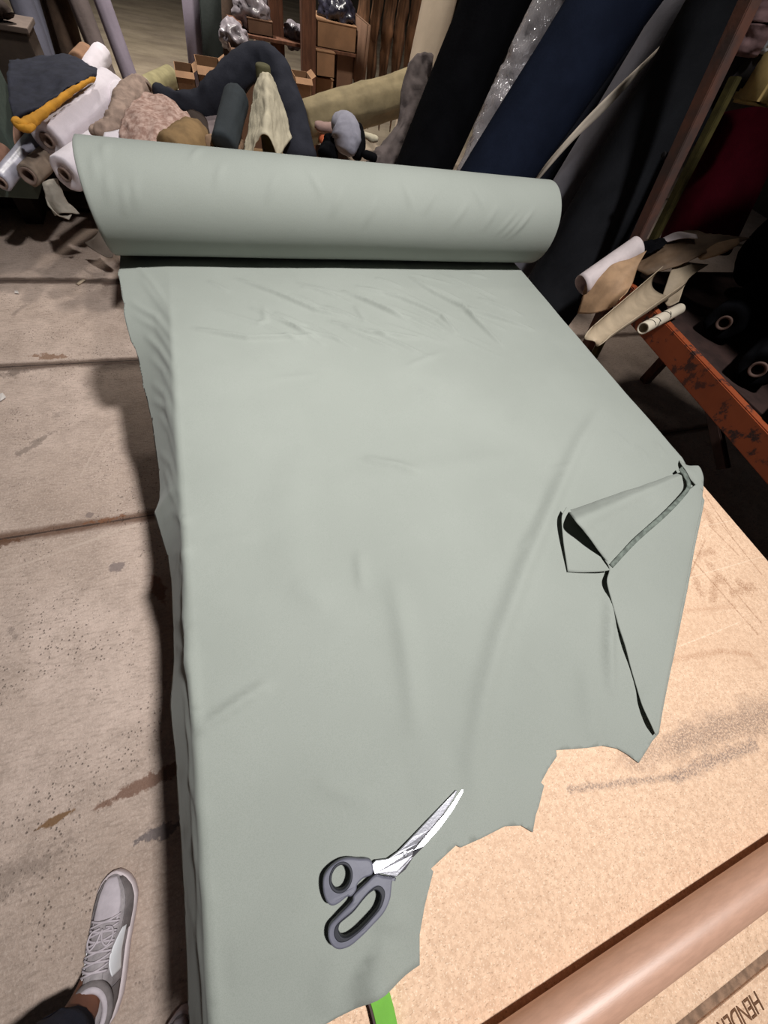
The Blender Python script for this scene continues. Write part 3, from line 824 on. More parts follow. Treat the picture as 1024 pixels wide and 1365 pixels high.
for s_ in (-1, 1):
    obj('eye', blob((-.515 + s_ * .030, -.476, 1.636), .010, (1.2, .6, .7)), mat('eye_white', (220, 216, 210), bump=0), person)
    obj('ear', blob((-.515 + s_ * .080, -.560, 1.625), .024, (.35, .7, 1.2)), skinm, person)
trm = mat('dark_navy_trousers', (44, 46, 60), var=0.15, scale=25, bump=0.3, bscale=160)
def trouser():
    bm = bmesh.new()
    for path, rad in (([(-.648, -.405, .17), (-.655, -.42, .28), (-.665, -.47, .50), (-.62, -.57, .90)], (.070, .074, .085, .115)),
                      ([(-.452, -.735, .17), (-.45, -.72, .28), (-.445, -.66, .50), (-.43, -.61, .90)], (.070, .074, .085, .115))):
        c = crs(path, 30); rr = np.interp(np.linspace(0, 1, 30), [0, .15, .45, 1], rad); rings = []
        for i in range(30):
            rings.append([(c[i][0] + rr[i] * math.cos(a) + .007 * nz((math.cos(a), math.sin(a), c[i][2] * 9), 2, i * .0), c[i][1] + rr[i] * math.sin(a) + .005 * nz((math.cos(a) * 2, c[i][2] * 12, 0), 2, 3), c[i][2] - (.02 * math.sin(a * 2 + 1) if i == 0 else 0)) for a in np.linspace(0, 2 * PI, 28, endpoint=False)])
        loft(rings, True, False, bm)
    rings = []
    for z, rx, ry in ((.84, .19, .125), (.92, .19, .135), (1.0, .175, .128)):
        rings.append([(-.525 + rx * math.cos(a), -.59 + ry * math.sin(a), z) for a in np.linspace(0, 2 * PI, 32, endpoint=False)])
    loft(rings, True, False, bm)
    return bm
tr = obj('trousers', trouser(), trm, person); solid(tr, .004)

shoe_up = mat('pale_grey_mesh_upper', (168, 160, 162), rough=0.7, var=0.12, scale=60, bump=0.35, bscale=260)
shoe_wh = mat('off_white_midsole', (214, 200, 202), rough=0.6, var=0.05, scale=40, bump=0.05)
shoe_gr = mat('grey_suede_overlay', (128, 120, 120), rough=0.85, var=0.1, scale=60, bump=0.2, bscale=200)
shoe_si = mat('reflective_silver_panel', (246, 246, 250), rough=0.3, var=0.02, scale=40, bump=0.05)
shoe_li = mat('pale_lining', (198, 188, 194), var=0.06, scale=40)
YS = np.array([0, .006, .02, .05, .09, .14, .18, .21, .235, .26, .28, .292, .298])
WS = np.array([.004, .015, .027, .036, .038, .039, .044, .0475, .048, .042, .030, .016, .004])
CS = np.array([0, 0, 0, .001, .002, .002, .002, .0015, .001, -.001, -.003, -.004, -.004])
HS = np.array([.045, .075, .092, .100, .098, .088, .070, .055, .046, .040, .034, .026, .014])
def make_shoe(loc, head, mirror):
    """pieces in shoe space: x across, y heel to toe, z up"""
    ca, sa = math.cos(head), math.sin(head)
    def W(x, y, z):
        x = -x if mirror else x
        return (loc[0] + x * ca - y * sa, loc[1] + x * sa + y * ca, z)
    def surf(y, t, off=0.0):
        w = np.interp(y, YS, WS) - .003; c = np.interp(y, YS, CS); h = np.interp(y, YS, HS)
        a = PI * (1 - t); e = .75
        cx, sx = math.cos(a), math.sin(a)
        xx = math.copysign(abs(cx) ** e, cx); zz = sx ** e
        return W(c + (w + off) * xx, y, .022 + (h - .0) * zz + off * (zz if zz > .3 else 0))
    def up():
        rings = [[surf(y, t) for t in np.linspace(0, 1, 25)] for y in np.concatenate([np.linspace(.001, .03, 8), np.linspace(.04, .27, 30), np.linspace(.275, .2975, 8)])]
        return loft(rings, True, True)
    def sole():
        rings = []
        for z, k, dy in ((.0, .92, 0), (.006, .98, 0), (.018, 1.03, 0), (.030, 1.0, 0), (.032, .94, 0)):
            ring = []
            yy = np.concatenate([np.linspace(.0, .03, 7), np.linspace(.05, .25, 14), np.linspace(.262, .298, 8)])
            L = [(np.interp(y, YS, CS) - (np.interp(y, YS, WS) + .002) * k, y) for y in yy]
            Rr_ = [(np.interp(y, YS, CS) + (np.interp(y, YS, WS) + .002) * k, y) for y in yy[::-1]]
            lift = lambda y: .014 * max(0, (y - .22) / .078) ** 2
            ring = [W(x, .149 + (y - .149) * (1 + .012 * (k - .9) * 8), z + lift(y)) for x, y in L + Rr_]
            rings.append(ring)
        return loft(rings, True, True)
    def panel(y0, y1, ta, tb, off, nu=18, nv=14):
        rows = [[surf(y, ta(q) + (tb(q) - ta(q)) * v, off) for v in np.linspace(0, 1, nv)] for q, y in zip(np.linspace(0, 1, nu), np.linspace(y0, y1, nu))]
        bm = bmesh.new(); vs = [[bm.verts.new(p) for p in r] for r in rows]
        for i in range(nu - 1):
            for j in range(nv - 1): bm.faces.new((vs[i][j], vs[i + 1][j], vs[i + 1][j + 1], vs[i][j + 1]))
        bmesh.ops.recalc_face_normals(bm, faces=bm.faces[:])
        return bm
    u = obj('sneaker', up(), shoe_up, person); u['label'] = 'pale grey running shoe'
    obj('sole', sole(), shoe_wh, u)
    k = lambda v: (lambda q: v)
    def add(nm, bm, m, th=.002): o = obj(nm, bm, m, u); solid(o, th, 0); return o
    add('toe_panel', panel(.205, .290, lambda q: .30 + .04 * q, lambda q: .68 - .04 * q, .0022), shoe_li)
    add('side_overlay', panel(.175, .285, k(.03), lambda q: .20 + .08 * q, .0018), shoe_gr)
    add('side_overlay', panel(.175, .285, k(.97), lambda q: .80 - .08 * q, .0018), shoe_gr)
    add('silver_panel', panel(.105, .185, lambda q: .94 - .06 * q, lambda q: .80 - .10 * math.sin(q * PI), .0025), shoe_si)
    add('silver_panel', panel(.105, .185, lambda q: .06 + .06 * q, lambda q: .20 + .10 * math.sin(q * PI), .0025), shoe_si)
    add('heel_counter', panel(.008, .085, k(.04), lambda q: .26, .002), shoe_gr)
    add('heel_counter', panel(.008, .085, k(.96), lambda q: .74, .002), shoe_gr)
    add('tongue', panel(.098, .212, lambda q: .36, lambda q: .64, .003), shoe_up)
    bm = bmesh.new()
    for i in range(6):
        y = .125 + i * .0155
        for s in (0, 1):
            a0, a1 = (.31, .69) if s == 0 else (.69, .31)
            pts = [surf(y + (.012 if s == 0 else .012) * q, a0 + (a1 - a0) * q, .0068) for q in np.linspace(0, 1, 9)]
            b2 = wire(pts, .0023, 7, 14); m_ = bpy.data.meshes.new('t'); b2.to_mesh(m_); b2.free(); bm.from_mesh(m_); bpy.data.meshes.remove(m_)
    for s in (-1, 1):
        pts = [surf(.200, .5 + s * .02, .008), surf(.196, .5 + s * .10, .012), surf(.180, .5 + s * .14, .011), surf(.168, .5 + s * .09, .009), surf(.178, .5 + s * .02, .009), surf(.198, .5, .009)]
        b2 = wire(pts, .0022, 7, 30); m_ = bpy.data.meshes.new('t'); b2.to_mesh(m_); b2.free(); bm.from_mesh(m_); bpy.data.meshes.remove(m_)
    obj('laces', bm, shoe_li, u)
    # padded collar and lining around the ankle
    def oval(ry, rx, z0, sl, yc=.058):
        return [W(.001 + rx * math.cos(a), yc + ry * math.sin(a), z0 + sl * math.sin(a) + .010 * math.cos(a) ** 2 * -1) for a in np.linspace(0, 2 * PI, 40, endpoint=False)]
    o = obj('collar', wire(oval(.053, .040, .112, .004), .0085, 10, None, True), shoe_gr, u)
    o = obj('lining', wire(oval(.046, .034, .117, .004), .0065, 10, None, True), shoe_li, u)
    return u
make_shoe((-.615, -.445), math.radians(-6), False)
make_shoe((-.445, -.772), math.radians(-1), True)

# ================================================================== THE RACK ON THE RIGHT
orange = NT('chipped_orange_paint')
cc = orange.mix(orange.ramp(orange.noise(14, 6, 0.7), 0.52, 0.60), lin((160, 78, 42)), lin((60, 42, 40)))
cc = orange.mix(orange.ramp(orange.noise(5, 4), 0.4, 0.7, 0, .4), cc, lin((120, 52, 26)))
orange.col(cc); orange.b.inputs['Roughness'].default_value = 0.55
orange.bump(orange.noise(40, 4), 0.2, 0.003); ORANGE = orange.m
rustm = mat('rust_brown_upright', (118, 78, 64), var=0.22, scale=9, rough=0.75, c2=(84, 68, 64))
deckm = mat('dark_shelf_deck', (60, 42, 38), var=0.2, scale=12)
rack = thing('pallet_rack', 'heavy steel storage rack with a chipped orange beam beside the table', 'rack', (2.3, .6, 0))
b0, b1 = AZ(890, 435, .80), AZ(1024, 579, .80)
dd = (b1 - b0) / (b1[1] - b0[1])
bs, be = b0 + dd * (1.50 - b0[1]), b0 + dd * (-.7 - b0[1])
off = np.array([.022, 0, -.05])
ob = obj('load_beam', beam(bs + off, be + off, .04, .105, .004), ORANGE, rack, smooth=False); ob['label'] = 'chipped orange horizontal beam'
obj('load_beam', beam(bs + off + [1.05, 0, 0], be + off + [1.05, 0, 0], .04, .105, .004), ORANGE, rack, smooth=False)
for k in range(1):
    obj('shelf_deck', box((1.79, -.7, .765), (2.82, 1.50, .79), .003), deckm, rack, smooth=False)
pb, pt = np.array([1.90, 1.585, .0]), np.array([1.80, 1.66, 1.566])
p0, p1 = AX(838, 345, 1.87), AX(1000, 0, 1.82)
pb, pt = lean(p0, p1, 0.0, 2.55)
up_ = obj('upright', beam(pb, pt, .055, .05, .003, up=(1, 0, 0)), rustm, rack, smooth=False); up_['label'] = 'rust brown upright post'
yb = obj('upright', beam(*lean(AX(858, 345, 1.93), AX(985, 95, 1.93), 0.0, 1.42), .035, .03, .003, up=(1, 0, 0)), mat('olive_painted_steel', (84, 76, 40), var=0.2, scale=20, rough=0.7), rack, smooth=False); yb['label'] = 'olive yellow inner strip'
for x, y in ((2.84, 1.52), (1.80, -.66), (2.84, -.66)):
    obj('upright', box((x - .03, y - .03, 0), (x + .03, y + .03, 2.5), .003), rustm, rack, smooth=False)
obj('brace', beam(AX(948, 540, 1.82), AX(965, 625, 1.82), .03, .04, .003), mat('brown_brace', (52, 34, 28), var=.2), rack, smooth=False)
obj('upper_shade_shelf', box((1.72, -.7, 1.98), (2.90, 1.15, 2.03), .003), deckm, rack, smooth=False)  # out of view; placed and cut short so its shadow darkens the rack below
# post holes / bolt
bp = AX(890, 207, 1.842)
obj('bolt_hole', pipe(bp + np.array([-.026, 0, 0]), bp + np.array([.004, 0, 0]), .010, 16, rim=.001, n=2), mat('black_hole', (14, 12, 12), bump=0), up_)

blk = mat('black_cloth', (15, 15, 18), var=0.15, scale=10, bump=0.25, bscale=90, spec=.04)
dkc = mat('dark_core_card', (104, 82, 74), var=0.1, scale=30)
# black rolls lying in the rack, their tube ends towards the table
def rackroll(px, py, X, r, core, lab, dirv=(.8, .35, .01)):
    p = AZ(px, py, .79 + r + .008); d = V(dirv).normalized()
    t = fabric_roll('black_fabric_roll', lab, p, V(p) + d * .48, r, blk, core, dkc, 'black rolls on the rack shelf', .006, .003)
    return t
rackroll(966, 430, 2.00, .072, .026, 'black fabric roll lying on the rack, the one whose brown tube end lies farthest back')
rackroll(1011, 492, 1.96, .070, .027, 'black fabric roll with a pale ringed tube end at the middle of the rack shelf')
rackroll(1075, 560, 1.90, .080, .024, 'thick black fabric roll lying nearest along the orange beam', (.8, .30, .01))

def AL(px, py, X):
    p = AX(px, py, X)
    return p if (p[2] > .82 or X < 1.70) else AZ(px, py, .82)
# curled leather pieces
lea_w = mat('white_leather_face', (226, 212, 212), rough=0.6, var=0.06, scale=20, bump=0.1)
lea_t = mat('tan_leather', (188, 152, 118), rough=0.65, var=0.12, scale=18, bump=0.12)
lea_b = mat('beige_leather', (176, 158, 134), rough=0.6, var=0.1, scale=14, bump=0.12)
lea_o = mat('brown_leather', (110, 88, 68), rough=0.65, var=0.15, scale=14, bump=0.15)
def curl(P, Q, r, a0, a1, n=16, m=30, r2=None, wav=.004, seed=1):
    """part of a tube wall between angles a0..a1 (degrees, 90 = up)"""
    P, Q = V(P), V(Q); d, u, w = frame_of(Q - P)
    upv = Vector((0, 0, 1)); upv = (upv - d * upv.dot(d)).normalized(); sd = upv.cross(d).normalized()
    rows = []
    for i in range(n):
        f = i / (n - 1); rr = r + ((r2 or r) - r) * f; row = []
        for j in range(m):
            a = math.radians(a0 + (a1 - a0) * j / (m - 1))
            sp = rr * (1 - .10 * j / m)
            q = P + (Q - P) * f + (sd * math.cos(a) + upv * math.sin(a)) * sp
            q = q + d * (wav * math.sin(j * .35 + seed) * (1 if i in (0, 1) else .5))
            row.append(q)
        rows.append(row)
    bm = bmesh.new(); vs = [[bm.verts.new(p) for p in r_] for r_ in rows]
    for i in range(n - 1):
        for j in range(m - 1): bm.faces.new((vs[i][j], vs[i + 1][j], vs[i + 1][j + 1], vs[i][j + 1]))
    bmesh.ops.recalc_face_normals(bm, faces=bm.faces[:])
    return bm
tag(obj('rack_shade_fill', softtube([(2.54, 1.40, 1.005), (2.52, 1.0, 1.005), (2.54, .5, 1.005), (2.56, -.1, 1.005)], (.18, .185, .185, .18), 30, 50, 1.0, .015, 6, 3), blk), 'added dark form standing in for shade along the back of the rack shelf', 'fabric roll')  # added black form, keeps the depth of the shelf as dark as deep shade
LG = 'leather pieces on the rack end'
o = obj('curled_leather', curl(AL(776, 381, 1.62), AL(850, 330, 1.84), .052, -150, 190), lea_w); solid(o, .003)
tag(o, 'curled white leather sheet forming an open tube, topmost over the orange beam end', 'leather', LG)
o = obj('leather_sheet', patch([[AL(770, 418, 1.62), AL(776, 398, 1.62), AL(782, 378, 1.63), AL(800, 366, 1.66)],
                                [AL(790, 418, 1.64), AL(800, 395, 1.65), AL(806, 375, 1.66), AL(815, 352, 1.70)],
                                [AL(812, 412, 1.68), AL(822, 388, 1.69), AL(828, 366, 1.71), AL(838, 345, 1.76)],
                                [AL(826, 400, 1.73), AL(842, 380, 1.75), AL(852, 352, 1.78), AL(862, 335, 1.82)]], 26, 26, .006, 14, 2), lea_t); solid(o, .003)
tag(o, 'tan leather sheet hanging just below the white curled sheet', 'leather', LG)
o = obj('leather_sheet', curl(AZ(796, 446, .875), AZ(892, 372, .905), .036, -195, 25, 24, 36, .066, .020, 2.2), lea_b); solid(o, .003)
tag(o, 'large beige leather sheet rolled into a trough, pointing down at the table', 'leather', LG)
o = obj('leather_sheet', patch([[AL(884, 392, 1.84), AL(895, 360, 1.90), AL(905, 345, 1.96)], [AL(890, 408, 1.84), AL(902, 375, 1.90), AL(920, 350, 1.98)], [AL(905, 402, 1.86), AL(918, 372, 1.94), AL(945, 352, 2.05)]], 18, 18, .006, 14, 7), lea_b); solid(o, .003)
tag(o, 'grey beige leather sheet standing behind the trough shaped sheet', 'leather', LG)
o = obj('leather_sheet', patch([[AL(835, 352, 1.80), AL(852, 332, 1.88), AL(880, 318, 1.95), AL(915, 308, 2.05)], [AL(852, 362, 1.80), AL(875, 345, 1.87), AL(905, 330, 1.96), AL(960, 312, 2.1)], [AL(862, 368, 1.82), AL(900, 356, 1.90), AL(940, 340, 2.0), AL(1000, 318, 2.2)]], 26, 26, .012, 12, 9, .004, 30), lea_o); solid(o, .003)
tag(o, 'crumpled brown leather sheet at the back of the leather pile', 'leather', LG)
o = obj('leather_sheet', patch([[AL(930, 342, 1.98), AL(955, 325, 2.04), AL(985, 318, 2.12)], [AL(935, 346, 1.98), AL(960, 338, 2.02), AL(985, 325, 2.10)], [AL(945, 344, 2.0), AL(965, 336, 2.06), AL(982, 324, 2.14)]], 16, 16, .004, 14, 3), lea_t); solid(o, .003)
tag(o, 'pinkish tan leather scrap lying on the brown leather', 'leather', LG)
o = obj('leather_sheet', patch([[AL(882, 318, 1.94), AL(905, 309, 1.98), AL(928, 313, 2.02)], [AL(886, 324, 1.93), AL(908, 318, 1.96), AL(930, 318, 2.0)]], 10, 16, .004, 14, 3), lea_w); solid(o, .003)
tag(o, 'small white leather scrap at the back of the leather pile', 'leather', LG)
tag(obj('black_fur_scrap', patch([[AL(845, 328, 1.84), AL(865, 322, 1.88), AL(885, 318, 1.92)], [AL(850, 340, 1.82), AL(868, 338, 1.85), AL(890, 326, 1.92)]], 14, 18, .01, 40, 3, .008, 90), blk), 'black shaggy scrap behind the white curled leather', 'cloth')
st = thing('paper_tube', 'short white tube with black scribbles on the corner of the orange beam', 'tube', AZ(876, 430, .80))
P_, Q_ = AZ(857, 438, .826), AZ(906, 412, .832)
obj('tube_wall', pipe(P_, Q_, .023, 32, .017, rim=.002, n=4), mat('chalk_white_paper', (216, 204, 184), var=.05), st)
d_, u_, w_ = frame_of(V(Q_) - V(P_)); Lq = (V(Q_) - V(P_)).length
for (t0, t1, a0, a1) in ((.12, .17, -40, 60), (.22, .30, -60, 50), (.28, .22, 40, 100), (.52, .58, -50, 60), (.6, .55, 10, 70)):
    pts = []
    for f in np.linspace(0, 1, 12):
        a = math.radians(a0 + (a1 - a0) * f) + PI
        upv = (Vector((0, 0, 1)) - d_ * d_.z).normalized(); sd = upv.cross(d_).normalized()
        a = math.radians(90 + (a0 + (a1 - a0) * f))
        pts.append(V(P_) + d_ * (Lq * (t0 + (t1 - t0) * f)) + (sd * math.cos(a) + upv * math.sin(a)) * .0232)
    obj('scribble', wire(pts, .0016, 6), mat('black_marker', (26, 22, 22), bump=0), st)
# wine roll, yellow foam and pink stuff inside the rack end
wine = mat('wine_red_cloth', (86, 15, 31), var=0.15, scale=8, bump=0.2, bscale=120, spec=.06)
a_, b_ = lean(AX(925, 330, 2.50), AX(995, 165, 2.50), .80, 1.30)
fabric_roll('fabric_roll', 'wine red fabric roll leaning inside the rack behind the leather pile', a_, b_, .18, wine, None, None, 'rolls leaning by the rack')
yq = AX(1012, 105, 2.25)
tag(obj('foam_block', beam(AX(1000, 140, 2.2), AX(1052, 52, 2.2), .13, .10, .01, up=(1, 0, 0)), mat('yellow_foam', (196, 168, 110), var=.08, scale=20)), 'pale yellow foam block above the wine red roll', 'foam')
tag(obj('pink_cloth', softtube([AX(985, 75, 2.05), AX(1010, 30, 2.05), AX(1030, -20, 2.05)], (.05, .06, .06), amp=.012, fs=20), mat('dusty_pink_cloth', (142, 112, 112), var=.2, scale=18, bump=.3)), 'dusty pink ribbed cloth beside the rust brown post', 'cloth')
tag(obj('plastic_wrap', softtube([AX(1012, 72, 2.12), AX(1030, 40, 2.12), AX(1045, 0, 2.12)], (.018, .025, .03), amp=.008, fs=30), mat('milky_plastic', (190, 192, 198), rough=.25, var=.1, scale=30, spec=.6)), 'strip of shiny milky plastic next to the yellow foam', 'plastic')
tag(obj('dark_box', beam(AX(968, 118, 2.12), AX(1005, 55, 2.12), .10, .12, .01, up=(1, 0, 0)), mat('dark_box_card', (40, 36, 38), var=.1)), 'dark box between the olive strip and the yellow foam', 'box')

# ================================================================== LEANING ROLLS BEHIND THE BOLT
LR = 'rolls leaning by the rack'
navy = mat('navy_cloth', (25, 31, 47), var=0.12, scale=8, bump=0.2, bscale=110, spec=.06)
navy2 = mat('dark_navy_cloth', (22, 27, 42), var=0.12, scale=8, bump=0.2, bscale=110)
char = mat('charcoal_cloth', (42, 43, 47), var=0.12, scale=7, bump=0.25, bscale=100, spec=.05)
greyc = mat('mid_grey_cloth', (120, 118, 126), var=0.08, scale=8, bump=0.2)
cream = mat('cream_cloth', (214, 200, 184), var=0.07, scale=10, bump=0.2)
a_, b_ = lean(AY(563, 226, 2.42), AY(661, 0, 2.50), .012, 1.95)
fabric_roll('fabric_roll', 'thick black fabric roll leaning right, beside the plastic wrapped roll', a_, b_, .142, blk, None, None, LR, .010, .002)
a_, b_ = lean(AY(660, 238, 2.02), AY(818, 0, 2.10), .012, 1.9)
fabric_roll('fabric_roll', 'thick navy blue fabric roll leaning right behind the green bolt', a_, b_, .158, navy, None, None, LR, .006, .002)
a_, b_ = lean(AY(728, 236, 2.62), AY(838, 60, 2.67), .012, 1.7)
fabric_roll('fabric_roll', 'thin dark navy fabric roll leaning just right of the thick navy one', a_, b_, .068, navy2, None, None, LR)
a_, b_ = lean(AY(752, 258, 2.34), AY(890, 38, 2.36), .012, 1.55)
fabric_roll('fabric_roll', 'mid grey fabric roll showing between the navy and charcoal rolls', a_, b_, .10, greyc, None, None, LR)
a_, b_ = lean(AY(802, 292, 1.90), AY(985, 0, 1.98), .012, 1.75)
fabric_roll('fabric_roll', 'wide charcoal fabric roll leaning against the rust brown post', a_, b_, .185, char, None, None, LR, .012, .003)
ce = obj('cream_selvage', patch([[AY(702, 250, 2.14), AY(750, 192, 2.17), AY(801, 137, 2.19), AY(889, 53, 2.21)], [AY(709, 250, 2.14), AY(760, 192, 2.16), AY(812, 142, 2.18), AY(891, 54, 2.20)]], 4, 30, .002, 20, 2), cream); solid(ce, .004)
tag(ce, 'narrow cream cloth edge running up along the grey roll', 'cloth')
tag(obj('dark_cloth_bundle', softtube([AY(812, 112, 2.86), AY(838, 60, 2.9), AY(880, 0, 2.9), AY(905, -40, 2.9)], (.11, .13, .13, .13), amp=.012, fs=7, seed=3), mat('dark_grey_felt', (56, 52, 54), var=.12, scale=9, bump=.3)), 'dark grey cloth bundle slumped over between navy and grey rolls', 'cloth')
a_, b_ = lean(AY(772, 180, 3.15), AY(812, 112, 3.2), .012, 1.25)
fabric_roll('fabric_roll', 'tan fabric roll end showing in the gap between the navy and grey rolls', a_, b_, .055, mat('tan_cloth', (150, 126, 106), var=.1), None, None, LR)
# plastic-wrapped white roll
a_, b_ = lean(AY(634, 225, 2.80), AY(736, 0, 2.92), .05, 1.8)
pw = thing('wrapped_roll', 'white fabric roll in shiny crumpled clear plastic between black and navy rolls', 'fabric roll', (a_[0], a_[1], 0), LR)
obj('rolled_cloth', pipe(a_, b_, .085, 36, None, .005, .002, 20, 2, rim=.01), mat('white_cloth_bolt', (196, 184, 190), var=.06, scale=10), pw)
def plastic():
    m = bpy.data.materials.new('clear_plastic_film'); m.use_nodes = True
    t = m.node_tree; n = t.nodes; out = n['Material Output']; n.remove(n['Principled BSDF'])
    gl = n.new('ShaderNodeBsdfGlossy'); gl.inputs['Roughness'].default_value = .12; gl.inputs['Color'].default_value = (.9, .9, .95, 1)
    tr_ = n.new('ShaderNodeBsdfTransparent'); df = n.new('ShaderNodeBsdfDiffuse'); df.inputs['Color'].default_value = (.75, .72, .76, 1)
    m1 = n.new('ShaderNodeMixShader'); m1.inputs[0].default_value = .35; m2 = n.new('ShaderNodeMixShader')
    t.links.new(tr_.outputs[0], m1.inputs[1]); t.links.new(df.outputs[0], m1.inputs[2])
    fr = n.new('ShaderNodeFresnel'); fr.inputs[0].default_value = 1.6
    nz_ = n.new('ShaderNodeTexNoise'); nz_.inputs['Scale'].default_value = 22; nz_.inputs['Distortion'].default_value = 1.5
    co = n.new('ShaderNodeTexCoord'); t.links.new(co.outputs['Object'], nz_.inputs['Vector'])
    bp_ = n.new('ShaderNodeBump'); bp_.inputs['Strength'].default_value = .8; bp_.inputs['Distance'].default_value = .02
    t.links.new(nz_.outputs[0], bp_.inputs['Height']); t.links.new(bp_.outputs[0], gl.inputs['Normal']); t.links.new(bp_.outputs[0], fr.inputs['Normal'])
    t.links.new(fr.outputs[0], m2.inputs[0]); t.links.new(m1.outputs[0], m2.inputs[1]); t.links.new(gl.outputs[0], m2.inputs[2])
    t.links.new(m2.outputs[0], out.inputs['Surface']); return m
PLAST = plastic()
c0, c1 = np.array(a_), np.array(b_)
obj('plastic_film', softtube([c0 + (c1 - c0) * f for f in (0.0, .35, .55, .62, .8, 1)], (.095, .10, .115, .105, .10, .11), 40, 70, 1.0, .012, 16, 5), PLAST, pw)
# cream roll standing further back
a_, b_ = lean(AY(566, 85, 3.75), AY(586, 0, 3.8), .012, 1.75)
fabric_roll('fabric_roll', 'cream fabric roll standing upright behind the black roll', a_, b_, .108, mat('pale_cream_cloth', (208, 190, 168), var=.05, scale=8, bump=.15), None, None, LR)
# taupe cloth hanging in front of it
taupe = mat('taupe_grey_cloth', (92, 82, 80), var=0.15, scale=12, bump=0.3, bscale=120)
o = obj('draped_cloth', patch([[AY(545, 85, 2.95), AY(535, 120, 2.9), AY(530, 160, 2.85), AY(505, 195, 2.75), AY(488, 212, 2.65)],
                               [AY(556, 72, 3.0), AY(550, 110, 2.92), AY(545, 150, 2.85), AY(525, 185, 2.75), AY(500, 216, 2.6)],
                               [AY(574, 70, 3.0), AY(566, 110, 2.95), AY(562, 150, 2.9), AY(545, 190, 2.8), AY(520, 222, 2.65)],
                               [AY(579, 75, 3.05), AY(572, 115, 3.0), AY(568, 150, 2.95), AY(556, 190, 2.85), AY(530, 226, 2.7)]], 30, 40, .018, 14, 3, .008, 26), taupe); solid(o, .005)
tag(o, 'long taupe grey cloth hanging crumpled in front of the cream roll', 'cloth')

# ================================================================== MIDDLE BACKGROUND
sl = mat('slate_navy_cloth', (52, 53, 61), var=0.12, scale=10, bump=0.25, bscale=110, spec=.06)
o = obj('bent_fabric_roll', softtube([AY(205, 118, 3.0), AY(235, 135, 2.95), AY(272, 138, 2.9), AY(312, 102, 2.9), AY(346, 80, 2.9), AY(370, 102, 2.85), AY(388, 155, 2.75), AY(404, 225, 2.62)],
                                      (.03, .04, .06, .068, .058, .066, .075, .085), 34, 80, .85, .010, 9, 2, (0, 1, 0)), sl)
tag(o, 'slate navy fabric roll bent over into an arch behind the green bolt', 'fabric roll')
post = thing('draped_stand', 'olive topped stand under the ivory cloth below the slate navy arch', 'stand', (*AY(352, 200, 2.75)[:2], .676))
pc = AY(352, 110, 2.75)
obj('post', pipe((pc[0], pc[1], .676), (pc[0], pc[1], pc[2] + .06), .035, 20, rim=.01, n=4), mat('olive_wrap', (92, 88, 62), var=.15), post)
crm = mat('ivory_linen', (196, 186, 162), var=0.08, scale=14, bump=0.25, bscale=140)
o = obj('draped_cloth', patch([[AY(324, 208, 2.50), AY(331, 175, 2.58), AY(338, 130, 2.68), AY(346, 100, 2.74)],
                               [AY(334, 206, 2.46), AY(340, 170, 2.54), AY(345, 125, 2.64), AY(349, 97, 2.71)],
                               [AY(344, 188, 2.46), AY(349, 160, 2.53), AY(351, 122, 2.62), AY(352, 96, 2.70)],
                               [AY(356, 182, 2.45), AY(357, 152, 2.52), AY(356, 120, 2.61), AY(355, 96, 2.70)],
                               [AY(370, 208, 2.45), AY(366, 165, 2.53), AY(362, 124, 2.63), AY(358, 97, 2.71)],
                               [AY(380, 196, 2.52), AY(373, 158, 2.60), AY(366, 122, 2.68), AY(360, 99, 2.74)],
                               [AY(389, 184, 2.60), AY(380, 150, 2.67), AY(370, 121, 2.73), AY(362, 101, 2.77)]], 60, 34, .010, 16, 6, .004, 40), crm); solid(o, .004)
tag(o, 'ivory linen cloth draped to a point under the slate navy arch', 'cloth')
dkt = mat('dark_teal_grey_cloth', (50, 56, 60), var=.12, scale=10, bump=.2)
fabric_roll('fabric_roll', 'short dark slate roll with a round end left of the ivory cloth', AY(298, 196, 2.5), AY(316, 128, 2.78), .058, dkt, None, None, None)
o = obj('grey_cloth', patch([[AY(255, 150, 2.9), AY(280, 146, 2.9), AY(302, 140, 2.9)], [AY(262, 172, 2.8), AY(282, 165, 2.8), AY(300, 160, 2.8)], [AY(268, 188, 2.7), AY(284, 178, 2.7), AY(300, 172, 2.7)]], 18, 18, .012, 14, 2), mat('pinkish_grey_cloth', (138, 124, 124), var=.1)); solid(o, .004)
tag(o, 'pinkish grey cloth under the low end of the slate navy roll', 'cloth')
o = obj('folded_cloth', softtube([AY(444, 165, 2.7), AY(458, 168, 2.66), AY(462, 185, 2.62), AY(458, 205, 2.6)], (.035, .07, .075, .05), 26, 30, .8, .008, 16, 3), mat('lilac_grey_cloth', (152, 150, 162), var=.1, scale=20)); 
tag(o, 'lilac grey folded cloth lying in front of the long olive roll', 'cloth')
o = obj('black_bag', softtube([AY(436, 212, 2.62), AY(440, 195, 2.66), AY(440, 178, 2.68)], (.05, .045, .02), 20, 24, .8, .01, 18, 3), blk); tag(o, 'black crumpled bag left of the lilac grey folded cloth', 'bag')
o = obj('black_bag', softtube([AY(478, 165, 2.72), AY(480, 190, 2.66), AY(474, 212, 2.62)], (.02, .03, .03), 20, 24, .8, .006, 18, 6), blk); tag(o, 'narrow black bag right of the lilac grey folded cloth', 'bag')
o = obj('orange_cloth', softtube([AZ(424, 176, .70), AZ(430, 184, .70), AZ(434, 193, .70)], (.02, .03, .02), 16, 20, .7, .006, 24, 3), mat('orange_cloth', (190, 96, 60), var=.15)); tag(o, 'small orange cloth scrap right of the arch', 'cloth')
o = obj('pink_cloth', softtube([AY(420, 166, 2.85), AY(445, 172, 2.82), AY(470, 176, 2.85)], (.03, .04, .03), 16, 20, .6, .008, 14, 3), mat('pale_pink_cloth', (164, 134, 126), var=.1)); tag(o, 'pale pink cloth peeking above the orange scrap', 'cloth')
